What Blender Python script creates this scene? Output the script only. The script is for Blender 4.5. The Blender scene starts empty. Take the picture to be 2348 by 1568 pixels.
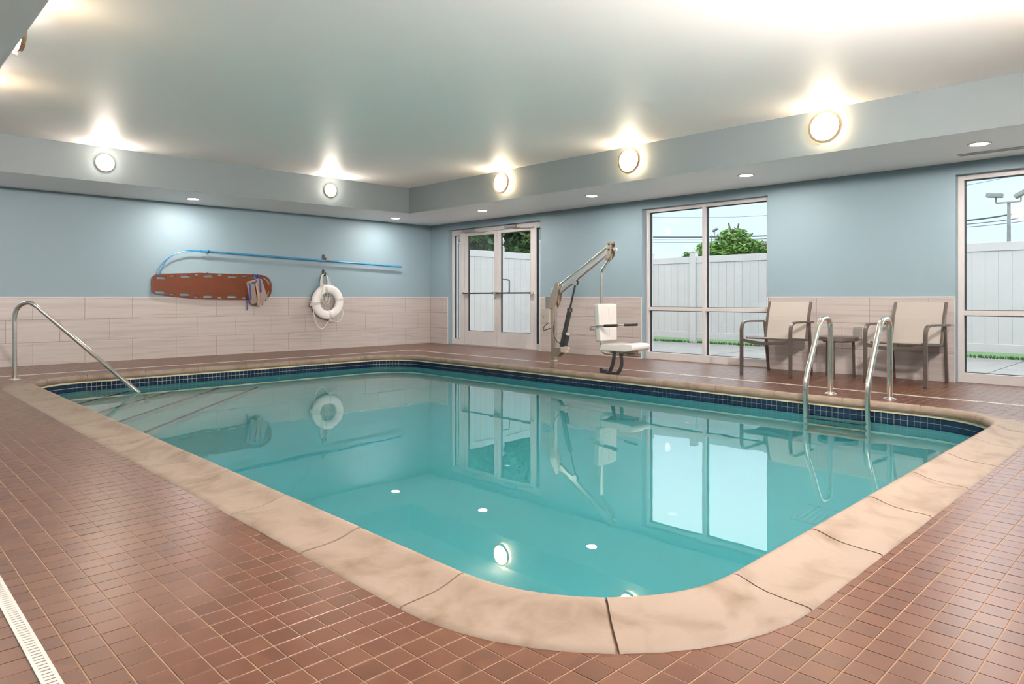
import bpy, bmesh, math, random
from mathutils import Vector, Matrix
from mathutils.geometry import tessellate_polygon
import numpy as np
random.seed(7)
rng = np.random.default_rng(7)
PI = math.pi
S = bpy.context.scene
COL = S.collection

# ------------------------------------------------------------------ camera, sky, exposure
CAM_Z = 0.943
HEAD = 0.7951                     # heading, measured from the +X axis
cd = bpy.data.cameras.new('camera')
cd.sensor_width = 36.0
cd.lens = 1583.1 / 2348 * 36
cd.shift_y = -(784 - 682.08) / 2348
cd.clip_start = 0.02
cd.clip_end = 500
cam = bpy.data.objects.new('camera', cd)
cam.location = (0, 0, CAM_Z)
cam.rotation_euler = (PI / 2, 0, HEAD - PI / 2)
COL.objects.link(cam)
S.camera = cam
S.view_settings.view_transform = 'Standard'
S.view_settings.look = 'None'
S.view_settings.exposure = 1.36
S.view_settings.gamma = 1.0
S.view_settings.use_curve_mapping = False
S.cycles.max_bounces = 10
S.cycles.diffuse_bounces = 5
S.cycles.glossy_bounces = 4
S.cycles.transmission_bounces = 8
S.cycles.transparent_max_bounces = 8
S.cycles.sample_clamp_indirect = 6.0

SKY_STRENGTH = .415
SCONCE = 12.0
SCONCE_SIDE = 22.0
SCONCE_LEFT = 9.0
SCONCE_LEFT_SIDE = 85.0
SCONCE_FILL = 700.0
SCONCE_FILL_SIDE = 520.0
SCONCE_BACK = 50.0
DOWN = 250.0

w = bpy.data.worlds.new('sky')
S.world = w
w.use_nodes = True
nt = w.node_tree
nt.nodes.clear()
tc = nt.nodes.new('ShaderNodeTexCoord')
sp = nt.nodes.new('ShaderNodeSeparateXYZ')
cr = nt.nodes.new('ShaderNodeValToRGB')
bg = nt.nodes.new('ShaderNodeBackground')
ou = nt.nodes.new('ShaderNodeOutputWorld')
nt.links.new(tc.outputs['Generated'], sp.inputs[0])
nt.links.new(sp.outputs['Z'], cr.inputs[0])
nt.links.new(cr.outputs[0], bg.inputs[0])
nt.links.new(bg.outputs[0], ou.inputs[0])
e = cr.color_ramp.elements
e[0].position = 0.0
e[0].color = (1.15, 1.22, 1.30, 1)
e[1].position = 1.0
e[1].color = (5.2, 5.35, 5.6, 1)
for p, c in ((.06, (.98, 1.13, 1.34, 1)), (.14, (.93, 1.16, 1.48, 1)), (.3, (3.2, 3.35, 3.55, 1)), (.55, (4.6, 4.75, 5.0, 1))):
    k = e.new(p)
    k.color = c
bg.inputs[1].default_value = SKY_STRENGTH

# ------------------------------------------------------------------ materials
M = {}
def mat(name, col, rough=.5, metal=0., spec=.5, **kw):
    m = bpy.data.materials.new(name)
    m.use_nodes = True
    b = m.node_tree.nodes['Principled BSDF']
    b.inputs['Base Color'].default_value = (*col, 1)
    b.inputs['Roughness'].default_value = rough
    b.inputs['Metallic'].default_value = metal
    b.inputs['Specular IOR Level'].default_value = spec
    n, l = m.node_tree.nodes, m.node_tree.links
    if 'noise' in kw or 'bump' in kw:
        g = n.new('ShaderNodeNewGeometry')
        mp = n.new('ShaderNodeMapping')
        mp.inputs['Scale'].default_value = kw.get('scale', (1, 1, 1))
        l.new(g.outputs['Position'], mp.inputs[0])
    if 'noise' in kw:                         # noise = (freq, colour b, low, high)
        fr, c2, lo, hi = kw['noise']
        t = n.new('ShaderNodeTexNoise')
        t.inputs['Scale'].default_value = fr
        t.inputs['Detail'].default_value = kw.get('detail', 5)
        t.inputs['Distortion'].default_value = kw.get('distort', 0)
        l.new(mp.outputs[0], t.inputs['Vector'])
        r = n.new('ShaderNodeValToRGB')
        r.color_ramp.elements[0].position = lo
        r.color_ramp.elements[1].position = hi
        r.color_ramp.elements[0].color = (*col, 1)
        r.color_ramp.elements[1].color = (*c2, 1)
        l.new(t.outputs['Fac'], r.inputs[0])
        l.new(r.outputs[0], b.inputs['Base Color'])
    if 'bump' in kw:                          # bump = (freq, strength, distance)
        fr, st, di = kw['bump']
        t = n.new('ShaderNodeTexNoise')
        t.inputs['Scale'].default_value = fr
        t.inputs['Detail'].default_value = 3
        l.new(mp.outputs[0], t.inputs['Vector'])
        u = n.new('ShaderNodeBump')
        u.inputs['Strength'].default_value = st
        u.inputs['Distance'].default_value = di
        l.new(t.outputs['Fac'], u.inputs['Height'])
        l.new(u.outputs[0], b.inputs['Normal'])
    if 'coat' in kw:
        b.inputs['Coat Weight'].default_value = kw['coat']
        b.inputs['Coat Roughness'].default_value = .08
    M[name] = m
    return m

def emis(name, col, st):
    m = bpy.data.materials.new(name)
    m.use_nodes = True
    n, l = m.node_tree.nodes, m.node_tree.links
    n.clear()
    a = n.new('ShaderNodeEmission')
    a.inputs[0].default_value = (*col, 1)
    a.inputs[1].default_value = st
    o = n.new('ShaderNodeOutputMaterial')
    l.new(a.outputs[0], o.inputs[0])
    M[name] = m

mat('ceiling_white', (.955, .915, .90), .52, spec=.4, bump=(75, .10, .004), noise=(1.5, (.965, .93, .915), .3, .7))
mat('soffit_white', (.93, .93, .935), .40, bump=(75, .08, .004))
mat('blue_paint', (0.184, 0.26, 0.2976), .55, bump=(110, .10, .003), noise=(.8, (0.192, 0.268, 0.3056), .3, .7))
mat('band_paint', (.158, .190, .203), .5, bump=(70, .12, .004), noise=(.8, (.165, .198, .211), .3, .7))
mat('grout_deck', (0.272, 0.172, 0.104), .8, noise=(30, (0.224, 0.14, 0.084), .3, .7))
mat('wall_tile', (0.38, 0.34, 0.32), .32, spec=.4, noise=(1.0, (0.324, 0.284, 0.264), .46, .66), scale=(.8, .8, 26), distort=1.0, detail=5, bump=(1.0, .35, .004))
mat('wall_grout', (0.272, 0.24, 0.216), .8)
mat('white_trim', (0.56, 0.552, 0.536), .35)
mat('alu_white', (0.448, 0.432, 0.424), .38, spec=.5, noise=(9, (0.472, 0.456, 0.448), .3, .7))
mat('gasket', (.012, .014, .016), .5)
mat('black_metal', (.02, .02, .022), .38, noise=(20, (.03, .03, .032), .3, .7))
mat('stone', (0.205, 0.158, 0.12), .58, spec=.3, noise=(6, (0.13, 0.09, 0.06), .46, .74), scale=(1, 1, 1), detail=9, distort=.6, bump=(40, .25, .006))
mat('stone_joint', (.16, .105, .07), .9, noise=(40, (.11, .07, .045), .3, .7))
mat('bond', (0.48, 0.424, 0.288), .7, noise=(14, (0.336, 0.32, 0.192), .4, .75))
mat('pool_tile', (.003, .010, .026), .14, spec=.5, noise=(9, (.005, .016, .042), .35, .65))
mat('pool_grout', (.58, .56, .46), .8, noise=(25, (.48, .47, .38), .3, .7))
mat('plaster', (.78, .965, .99), .8, noise=(1.2, (.76, .95, .98), .3, .7))
mat('step_plaster', (.86, .90, .87), .8, noise=(2.5, (.83, .88, .85), .3, .7))
mat('nosing_tile', (.012, .03, .09), .3, noise=(20, (.02, .05, .12), .3, .7))
mat('steel', (.90, .83, .76), .17, 1.0, noise=(30, (.80, .74, .68), .3, .7))
mat('steel_dull', (.74, .64, .54), .22, 1.0, noise=(25, (.62, .52, .42), .3, .7))
mat('white_plastic', (0.496, 0.48, 0.456), .38, noise=(12, (0.48, 0.464, 0.44), .3, .7))
mat('cream_plastic', (0.368, 0.328, 0.288), .45, noise=(12, (0.352, 0.312, 0.272), .3, .7))
mat('grate_white', (.93, .96, .98), .5, noise=(12, (.90, .93, .96), .3, .7))
mat('drain_white', (0.432, 0.412, 0.376), .4, noise=(12, (0.4, 0.38, 0.344), .3, .7))
mat('drain_dark', (.03, .02, .015), .9)
mat('chair_metal', (.11, .09, .078), .38, .55, noise=(20, (.13, .11, .095), .3, .7))
mat('sling', (0.328, 0.296, 0.264), .6, noise=(400, (0.296, 0.264, 0.236), .35, .65), bump=(500, .3, .001))
mat('blue_pole', (0.04, 0.24, 0.448), .25, .35, noise=(12, (0.044, 0.256, 0.48), .3, .7))
mat('orange_board', (0.116, 0.0256, 0.0056), .42, spec=.3, noise=(9, (0.1, 0.0216, 0.0048), .3, .7))
mat('board_edge', (0.496, 0.32, 0.176), .6, noise=(30, (0.4, 0.216, 0.096), .4, .6))
mat('rope', (0.64, 0.616, 0.56), .8, noise=(120, (0.576, 0.544, 0.48), .3, .7))
mat('ring_foam', (0.64, 0.63, 0.61), .5, noise=(20, (0.62, 0.61, 0.59), .3, .7))
mat('tan_pad', (0.304, 0.2, 0.152), .75, noise=(25, (0.264, 0.176, 0.132), .3, .7))
mat('grey_mesh', (0.24, 0.232, 0.216), .8, noise=(90, (0.192, 0.184, 0.176), .3, .7))
mat('navy_strap', (.012, .035, .18), .6, noise=(60, (.014, .045, .23), .3, .7))
mat('red_brown', (.22, .05, .025), .5)
mat('brass', (.80, .60, .42), .30, 1.0, noise=(25, (.74, .54, .37), .3, .7))
mat('vinyl', (.44, .425, .41), .45, noise=(3, (.42, .405, .39), .3, .7))
mat('concrete', (0.198, 0.1908, 0.18), .9, noise=(3, (0.162, 0.1575, 0.1485), .3, .7), detail=8)
mat('lawn', (0.027, 0.0765, 0.0108), .9, noise=(30, (0.0495, 0.126, 0.018), .3, .7))
mat('leaf_dark', (.017, .048, .007), .55, noise=(5, (.085, .18, .018), .38, .72))
mat('leaf_light', (0.1215, 0.234, 0.027), .6, noise=(3, (0.054, 0.126, 0.018), .35, .7))
mat('leaf_deep', (0.036, 0.099, 0.0162), .55, noise=(6, (0.063, 0.153, 0.027), .35, .7))
mat('bark', (.10, .075, .055), .9, noise=(12, (.07, .05, .035), .3, .7))
mat('pole_grey', (.16, .16, .17), .6, noise=(8, (.2, .2, .21), .3, .7))
mat('cable', (.03, .03, .033), .6)
mat('grey_plate', (0.264, 0.248, 0.232), .4, .5, noise=(20, (0.288, 0.272, 0.256), .3, .7))
mat('diffuser_dark', (.35, .37, .37), .5)
emis('lamp_warm', (1.0, .86, .64), SCONCE)
emis('lamp_warm_side', (1.0, .76, .48), SCONCE_SIDE)
emis('lamp_left', (1.0, .78, .50), SCONCE_LEFT)
emis('lamp_left_side', (1.0, .92, .82), SCONCE_LEFT_SIDE)
emis('lamp_near', (1.0, .885, .82), SCONCE_FILL)
emis('lamp_near_side', (1.0, .885, .82), SCONCE_FILL_SIDE)
emis('lamp_warm_back', (1.0, .87, .74), SCONCE_BACK)
emis('lamp_white', (1.0, .92, .86), DOWN)

# floor tile: one tint per tile, from the tile's own place in the grid
PITCH, TX, TY = .08025, -.0337, 1.8646
def make_floor_tile_mat():
    m = mat('deck_tile', (.2, .09, .06), .30, spec=.5, bump=(90, .05, .001))
    n, l = m.node_tree.nodes, m.node_tree.links
    b = n['Principled BSDF']
    g = n.new('ShaderNodeNewGeometry')
    a = n.new('ShaderNodeVectorMath'); a.operation = 'SUBTRACT'; a.inputs[1].default_value = (TX, TY, 0)
    d = n.new('ShaderNodeVectorMath'); d.operation = 'DIVIDE'; d.inputs[1].default_value = (PITCH, PITCH, 100.)
    f = n.new('ShaderNodeVectorMath'); f.operation = 'FLOOR'
    wn = n.new('ShaderNodeTexWhiteNoise'); wn.noise_dimensions = '3D'
    l.new(g.outputs['Position'], a.inputs[0]); l.new(a.outputs[0], d.inputs[0]); l.new(d.outputs[0], f.inputs[0])
    l.new(f.outputs[0], wn.inputs['Vector'])
    r = n.new('ShaderNodeValToRGB')
    el = r.color_ramp.elements
    el[0].color = (.090, .035, .0175, 1); el[1].color = (.12, .048, .025, 1)
    k = el.new(.5); k.color = (.107, .041, .0215, 1)
    l.new(wn.outputs['Value'], r.inputs[0])
    ns = n.new('ShaderNodeTexNoise'); ns.inputs['Scale'].default_value = 18; ns.inputs['Detail'].default_value = 6
    l.new(g.outputs['Position'], ns.inputs['Vector'])
    mx = n.new('ShaderNodeMix'); mx.data_type = 'RGBA'; mx.blend_type = 'MULTIPLY'; mx.inputs['Factor'].default_value = .35
    l.new(r.outputs[0], mx.inputs['A']); l.new(ns.outputs['Fac'], mx.inputs['B'])
    l.new(mx.outputs['Result'], b.inputs['Base Color'])
    mr = n.new('ShaderNodeMapRange'); mr.inputs[3].default_value = .285; mr.inputs[4].default_value = .345
    l.new(ns.outputs['Fac'], mr.inputs[0]); l.new(mr.outputs[0], b.inputs['Roughness'])
make_floor_tile_mat()

def make_pane_mat():
    m = bpy.data.materials.new('window_glass'); m.use_nodes = True
    n, l = m.node_tree.nodes, m.node_tree.links
    n.clear()
    t = n.new('ShaderNodeBsdfTransparent'); t.inputs[0].default_value = (.93, .96, .96, 1)
    g = n.new('ShaderNodeBsdfGlossy'); g.inputs['Roughness'].default_value = 0.0
    # Schlick reflectance, the same from both faces of the thin pane
    ge = n.new('ShaderNodeNewGeometry')
    dt = n.new('ShaderNodeVectorMath'); dt.operation = 'DOT_PRODUCT'
    l.new(ge.outputs['Normal'], dt.inputs[0]); l.new(ge.outputs['Incoming'], dt.inputs[1])
    ab = n.new('ShaderNodeMath'); ab.operation = 'ABSOLUTE'; l.new(dt.outputs['Value'], ab.inputs[0])
    su = n.new('ShaderNodeMath'); su.operation = 'SUBTRACT'; su.inputs[0].default_value = 1; l.new(ab.outputs[0], su.inputs[1])
    pw = n.new('ShaderNodeMath'); pw.operation = 'POWER'; pw.inputs[1].default_value = 5; l.new(su.outputs[0], pw.inputs[0])
    fr = n.new('ShaderNodeMath'); fr.operation = 'MULTIPLY_ADD'; fr.inputs[1].default_value = .96; fr.inputs[2].default_value = .04; l.new(pw.outputs[0], fr.inputs[0])
    mx = n.new('ShaderNodeMixShader'); o = n.new('ShaderNodeOutputMaterial')
    l.new(fr.outputs[0], mx.inputs[0]); l.new(t.outputs[0], mx.inputs[1]); l.new(g.outputs[0], mx.inputs[2]); l.new(mx.outputs[0], o.inputs[0])
    M['window_glass'] = m
make_pane_mat()

def make_water_mat():
    m = bpy.data.materials.new('water'); m.use_nodes = True
    n, l = m.node_tree.nodes, m.node_tree.links
    n.clear()
    ge = n.new('ShaderNodeNewGeometry')
    t = n.new('ShaderNodeTexNoise'); t.inputs['Scale'].default_value = 2.2; t.inputs['Detail'].default_value = 2.0
    l.new(ge.outputs['Position'], t.inputs['Vector'])
    bu = n.new('ShaderNodeBump'); bu.inputs['Strength'].default_value = .035; bu.inputs['Distance'].default_value = .02
    l.new(t.outputs['Fac'], bu.inputs['Height'])
    rf = n.new('ShaderNodeBsdfRefraction'); rf.inputs['IOR'].default_value = 1.33; rf.inputs['Roughness'].default_value = 0
    gl = n.new('ShaderNodeBsdfGlossy'); gl.inputs['Roughness'].default_value = 0.0
    fr = n.new('ShaderNodeFresnel'); fr.inputs[0].default_value = 1.55
    for x in (rf, gl, fr): l.new(bu.outputs[0], x.inputs['Normal'])
    mx = n.new('ShaderNodeMixShader'); o = n.new('ShaderNodeOutputMaterial')
    l.new(fr.outputs[0], mx.inputs[0]); l.new(rf.outputs[0], mx.inputs[1]); l.new(gl.outputs[0], mx.inputs[2]); l.new(mx.outputs[0], o.inputs['Surface'])
    va = n.new('ShaderNodeVolumeAbsorption'); va.inputs['Color'].default_value = (.05, .945, .98, 1); va.inputs['Density'].default_value = .42
    l.new(va.outputs[0], o.inputs['Volume'])
    M['water'] = m
make_water_mat()

# ------------------------------------------------------------------ building helpers
def V(*a): return Vector(a)

class MB:
    def __init__(s): s.v = []; s.f = []; s.m = []
    def add(s, vs, fs, mi=0):
        o = len(s.v)
        s.v += [tuple(x) for x in vs]
        s.f += [tuple(i + o for i in f) for f in fs]
        s.m += [mi] * len(fs)
        return s
    def box(s, x0, x1, y0, y1, z0, z1, mi=0, T=None):
        vs = [V(x, y, z) for x in (x0, x1) for y in (y0, y1) for z in (z0, z1)]
        if T is not None: vs = [T @ p for p in vs]
        return s.add(vs, [(0, 1, 3, 2), (4, 6, 7, 5), (0, 4, 5, 1), (2, 3, 7, 6), (0, 2, 6, 4), (1, 5, 7, 3)], mi)
    def cbox(s, c, d, T=None, mi=0):
        return s.box(c[0] - d[0] / 2, c[0] + d[0] / 2, c[1] - d[1] / 2, c[1] + d[1] / 2, c[2] - d[2] / 2, c[2] + d[2] / 2, mi, T)
    def tube(s, pts, r, seg=12, closed=False, flat=None):
        P = [Vector(p) for p in pts]; n = len(P)
        T = []
        for i in range(n):
            if closed: t = P[(i + 1) % n] - P[i - 1]
            else: t = P[min(i + 1, n - 1)] - P[max(i - 1, 0)]
            T.append(t.normalized())
        up = V(0, 0, 1) if abs(T[0].z) < .9 else V(1, 0, 0)
        if flat is not None: up = Vector(flat)
        N = (up - T[0] * up.dot(T[0])).normalized()
        vs = []
        for i in range(n):
            if flat is not None: N = (up - T[i] * up.dot(T[i])); N = N.normalized() if N.length > 1e-4 else T[i].orthogonal().normalized()
            else: N = (N - T[i] * N.dot(T[i])).normalized()
            B = T[i].cross(N)
            ra, rb = (r, r) if not isinstance(r, (tuple, list)) else r
            if seg == 4:
                for a, b in ((1, 1), (-1, 1), (-1, -1), (1, -1)): vs.append(P[i] + N * a * ra + B * b * rb)
            else:
                for k in range(seg):
                    a = 2 * PI * k / seg
                    vs.append(P[i] + N * math.cos(a) * ra + B * math.sin(a) * rb)
        fs = []
        for i in range(n if closed else n - 1):
            j = (i + 1) % n
            for k in range(seg):
                q = (k + 1) % seg
                fs.append((i * seg + k, i * seg + q, j * seg + q, j * seg + k))
        if not closed:
            fs.append(tuple(range(seg))[::-1]); fs.append(tuple((n - 1) * seg + k for k in range(seg)))
        return s.add(vs, fs)
    def lathe(s, prof, c=(0, 0, 0), axis='Z', seg=24, closed=False):
        vs = []
        for r, z in prof:
            for k in range(seg):
                a = 2 * PI * k / seg
                p = V(r * math.cos(a), r * math.sin(a), z)
                if axis == 'X': p = V(p.z, p.x, p.y)
                elif axis == '-X': p = V(-p.z, p.x, p.y)
                elif axis == 'Y': p = V(p.x, p.z, p.y)
                elif axis == '-Y': p = V(p.x, -p.z, p.y)
                vs.append(p + Vector(c))
        n = len(prof); fs = []
        for i in range(n if closed else n - 1):
            j = (i + 1) % n
            for k in range(seg):
                q = (k + 1) % seg
                fs.append((i * seg + k, i * seg + q, j * seg + q, j * seg + k))
        if not closed:
            if prof[0][0] > 1e-5: fs.append(tuple(range(seg)))
            if prof[-1][0] > 1e-5: fs.append(tuple((n - 1) * seg + k for k in range(seg)))
        return s.add(vs, fs)
    def prism(s, poly, a, b, axis='X', mi=0):
        def mk(p, t):
            return {'X': V(t, p[0], p[1]), 'Y': V(p[0], t, p[1]), 'Z': V(p[0], p[1], t)}[axis]
        n = len(poly)
        vs = [mk(p, a) for p in poly] + [mk(p, b) for p in poly]
        fs = [tuple(range(n))[::-1], tuple(range(n, 2 * n))] + [(i, (i + 1) % n, n + (i + 1) % n, n + i) for i in range(n)]
        return s.add(vs, fs, mi)

def build(mb, name, mats, parent=None, smooth=False, bevel=0., kind=None, label=None, cat=None, group=None, local=False, segs=2):
    me = bpy.data.meshes.new(name)
    off = V(0, 0, 0)
    r = parent
    while r is not None and r.parent is not None: r = r.parent
    if r is not None and not local: off = r.location
    me.from_pydata([tuple(Vector(p) - off) for p in mb.v], [], mb.f)
    mats = mats if isinstance(mats, (list, tuple)) else [mats]
    for m in mats: me.materials.append(M[m])
    if len(mats) > 1: me.polygons.foreach_set('material_index', mb.m)
    bm = bmesh.new(); bm.from_mesh(me)
    bmesh.ops.recalc_face_normals(bm, faces=bm.faces)
    if bevel:
        ed = [x for x in bm.edges if len(x.link_faces) == 2 and x.calc_face_angle(0) > .5]
        bmesh.ops.bevel(bm, geom=ed, offset=bevel, segments=segs, affect='EDGES', profile=.6, clamp_overlap=True)
    bm.to_mesh(me); bm.free()
    if smooth:
        me.shade_smooth(); me.set_sharp_from_angle(angle=math.radians(38))
    o = bpy.data.objects.new(name, me)
    COL.objects.link(o)
    if parent is not None: o.parent = parent
    if kind: o['kind'] = kind
    if label: o['label'] = label
    if cat: o['category'] = cat
    if group: o['group'] = group
    return o

def thing(name, loc, label=None, cat=None, group=None, rotz=0, kind=None):
    o = bpy.data.objects.new(name, None)
    o.empty_display_size = .1
    o.location = loc; o.rotation_euler = (0, 0, rotz)
    COL.objects.link(o)
    if label: o['label'] = label
    if cat: o['category'] = cat
    if group: o['group'] = group
    if kind: o['kind'] = kind
    return o

def dup(o, parent=None):
    c = o.copy(); COL.objects.link(c)
    if parent is not None: c.parent = parent
    for ch in list(o.children): dup(ch, c)
    return c

def fil(pts, rad, n=6):
    """round the corners of a polyline"""
    P = [Vector(p) for p in pts]
    out = [P[0]]
    for i in range(1, len(P) - 1):
        r = rad[i - 1] if isinstance(rad, (list, tuple)) else rad
        a = (P[i - 1] - P[i]); b = (P[i + 1] - P[i])
        la, lb = a.length, b.length
        a.normalize(); b.normalize()
        ang = a.angle(b)
        d = min(r / math.tan(ang / 2), la * .49, lb * .49)
        p0 = P[i] + a * d; p1 = P[i] + b * d
        for k in range(n + 1):
            t = k / n
            out.append(p0 * (1 - t) ** 2 + P[i] * 2 * t * (1 - t) + p1 * t * t)
    out.append(P[-1])
    return out

def smoothpath(pts, n=6):
    P = [Vector(p) for p in pts]; out = []
    for i in range(len(P) - 1):
        p0 = P[max(i - 1, 0)]; p1 = P[i]; p2 = P[i + 1]; p3 = P[min(i + 2, len(P) - 1)]
        for k in range(n):
            t = k / n
            out.append(.5 * ((2 * p1) + (p2 - p0) * t + (2 * p0 - 5 * p1 + 4 * p2 - p3) * t * t + (3 * p1 - p0 - 3 * p2 + p3) * t ** 3))
    out.append(P[-1])
    return out

# ------------------------------------------------------------------ room
XL, XR, YF, YB = -1.10, 8.872, -1.15, 11.474
SX0, SX1, SY0, SY1 = .77, 7.308, .25, 10.074         # raised middle of the ceiling
ZC, ZS = 2.888, 2.4386
WT = .955                                              # top of the wall tiles
ZT = 3.1

build(MB().box(SX0 - .3, SX1 + .3, SY0 - .3, SY1 + .3, ZC, ZC + .12), 'ceiling', 'ceiling_white', kind='structure', label='white raised ceiling over the pool')
def soffit(name, x0, x1, y0, y1):
    mb = MB().box(x0, x1, y0, y1, ZS, ZT)
    mb.m = [0, 0, 0, 0, 1, 0]
    build(mb, name, ['band_paint', 'soffit_white'], kind='structure', label='dropped ceiling band with grey blue face and white underside')
soffit('ceiling_soffit_back', XL - .1, XR + .1, SY1, YB + .1)
soffit('ceiling_soffit_front', XL - .1, XR + .1, YF - .1, SY0)
soffit('ceiling_soffit_right', SX1, XR + .1, SY0, SY1)
soffit('ceiling_soffit_left', XL - .1, SX0, SY0, SY1)

wall_back = build(MB().box(XL - .2, XR + .25, YB, YB + .2, -.1, ZT), 'wall_back', 'blue_paint', kind='structure')
build(MB().box(XL - .2, XL, YF, YB, -.1, ZT), 'wall_left', 'blue_paint', kind='structure')
build(MB().box(XL - .2, XR + .25, YF - .2, YF, -.1, ZT), 'wall_front', 'blue_paint', kind='structure')
OPEN = [(0.02, 2.022), (4.183, 6.189), (8.336, 10.895)]
ZO = 2.303
mb = MB()
ys = [YF] + [v for o in OPEN for v in o] + [YB]
for i in range(0, len(ys), 2): mb.box(XR, XR + .25, ys[i], ys[i + 1], -.1, ZO)
mb.box(XR, XR + .25, YF, YB, ZO, ZT)
wall_right = build(mb, 'wall_right', 'blue_paint', kind='structure')

# wall tiles, 3 rows, running bond, each tile a part
TWD, THT, TTH = .627, .313, .008
shared = {}
def wall_tiles(parent, axis, plane, sgn, u0, u1, off):
    for row in range(3):
        z1 = .942 - row * THT; z0 = z1 - THT + .0045
        if row == 2: z0 = 0.0
        o = off + (.318 if row == 1 else 0.)
        k = math.floor((u0 - o) / TWD)
        while o + k * TWD < u1:
            a = max(u0 + .003, o + k * TWD + .0025); b = min(u1 - .003, o + (k + 1) * TWD - .0025)
            k += 1
            if b - a < .02: continue
            key = (axis, round(b - a, 4), row == 2)
            if key not in shared:
                mb = MB(); w2 = (b - a) / 2; h2 = (z1 - z0) / 2
                if axis == 'X': mb.box(-w2, w2, 0, TTH * sgn, -h2, h2)
                else: mb.box(0, TTH * sgn, -w2, w2, -h2, h2)
                me = bpy.data.meshes.new('wall_tile')
                me.from_pydata(mb.v, [], mb.f); me.materials.append(M['wall_tile'])
                bm = bmesh.new(); bm.from_mesh(me); bmesh.ops.recalc_face_normals(bm, faces=bm.faces)
                bmesh.ops.bevel(bm, geom=bm.edges[:], offset=.0016, segments=1, affect='EDGES'); bm.to_mesh(me); bm.free()
                shared[key] = me
            t = bpy.data.objects.new('wall_tile', shared[key]); COL.objects.link(t); t.parent = parent
            c = (a + b) / 2; j = random.uniform(0, .0006) * sgn
            t.location = (c, plane + j, (z0 + z1) / 2) if axis == 'X' else (plane + j, c, (z0 + z1) / 2)
wall_tiles(wall_back, 'X', YB, -1, XL, XR - .009, 1.956)
for i in range(0, len(ys), 2):
    if ys[i] < 0: continue
    wall_tiles(wall_right, 'Y', XR, -1, ys[i] + .004, (ys[i + 1] - .004) if ys[i + 1] < 11 else YB - .009, 2.910)
mb = MB().box(XL, XR, YB - .004, YB, 0, .945); build(mb, 'tile_grout', 'wall_grout', wall_back)
mb = MB()
for i in range(2, len(ys), 2): mb.box(XR - .004, XR, ys[i], ys[i + 1], 0, .945)
build(mb, 'tile_grout', 'wall_grout', wall_right)
build(MB().box(XL, XR - .011, YB - .011, YB, .943, WT), 'trim_1', 'white_trim', kind='structure')
for k, i in enumerate(range(2, len(ys), 2)):
    mb = MB().box(XR - .011, XR, ys[i], ys[i + 1], .943, WT)
    mb.box(XR - .011, XR, ys[i], ys[i] + .007, 0, WT)
    if ys[i + 1] < 11: mb.box(XR - .011, XR, ys[i + 1] - .007, ys[i + 1], 0, WT)
    build(mb, 'trim_%d' % (k + 2), 'white_trim', kind='structure')

# ------------------------------------------------------------------ pool outline
PX0, PX1, PY0, PY1, PR = 1.50, 6.46, 1.13, 9.20, .60    # line of the coping lip
def station_list():
    """corner arcs and straights of the lip, counter clockwise from the near side"""
    c = [((PX1 - PR, PY0 + PR), -PI / 2), ((PX1 - PR, PY1 - PR), 0), ((PX0 + PR, PY1 - PR), PI / 2), ((PX0 + PR, PY0 + PR), PI)]
    s = [((PX0 + PR, PY0), (PX1 - PR, PY0), (0, -1)), ((PX1, PY0 + PR), (PX1, PY1 - PR), (1, 0)),
         ((PX1 - PR, PY1), (PX0 + PR, PY1), (0, 1)), ((PX0, PY1 - PR), (PX0, PY0 + PR), (-1, 0))]
    return s, c
SEGS, CORN = station_list()
def st_straight(k, t):
    a, b, n = SEGS[k]
    return (Vector((a[0] + (b[0] - a[0]) * t, a[1] + (b[1] - a[1]) * t)), Vector(n))
def st_arc(k, t):
    c, a0 = CORN[k]
    a = a0 + t * PI / 2
    n = Vector((math.cos(a), math.sin(a)))
    return (Vector(c) + n * PR, n)
def loop_stations(na=10):
    out = []
    for k in range(4):
        out.append(st_straight(k, 0)); out.append(st_straight(k, 1))
        out += [st_arc(k, i / na) for i in range(1, na)]
    return out
def ring_pts(s, na=10): return [p + n * s for p, n in loop_stations(na)]
def sweep(mb, stations, prof, closed_path=False, closed_prof=True):
    vs = []
    for p, n in stations:
        for s, z in prof: vs.append((p.x + n.x * s, p.y + n.y * s, z))
    np_, ns = len(prof), len(stations); fs = []
    for i in range(ns if closed_path else ns - 1):
        j = (i + 1) % ns
        for k in range(np_ if closed_prof else np_ - 1):
            q = (k + 1) % np_
            fs.append((i * np_ + k, j * np_ + k, j * np_ + q, i * np_ + q))
    if not closed_path and closed_prof:
        fs.append(tuple(range(np_))); fs.append(tuple((ns - 1) * np_ + k for k in range(np_))[::-1])
    return mb.add(vs, fs)

# ------------------------------------------------------------------ floor: grout bed with the pool cut out, then the tiles
mb = MB()
D = .15
bx0, bx1, by0, by1 = PX0 - D, PX1 + D, PY0 - D, PY1 + D
for x0, x1, y0, y1 in ((XL, XR + .25, YF, by0), (XL, XR + .25, by1, YB), (XL, bx0, by0, by1), (bx1, XR + .25, by0, by1)):
    mb.add([(x0, y0, -.0016), (x1, y0, -.0016), (x1, y1, -.0016), (x0, y1, -.0016)], [(0, 1, 2, 3)])
for k, (cx, cy) in enumerate(((bx1, by0), (bx1, by1), (bx0, by1), (bx0, by0))):
    arc = [p + n * D for p, n in (st_arc(k, i / 10) for i in range(11))]
    for i in range(10): mb.add([(cx, cy, -.0016), (*arc[i], -.0016), (*arc[i + 1], -.0016)], [(0, 1, 2)])
floor = build(mb, 'floor', 'grout_deck', kind='structure', label='brown quarry tile pool deck')

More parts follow.
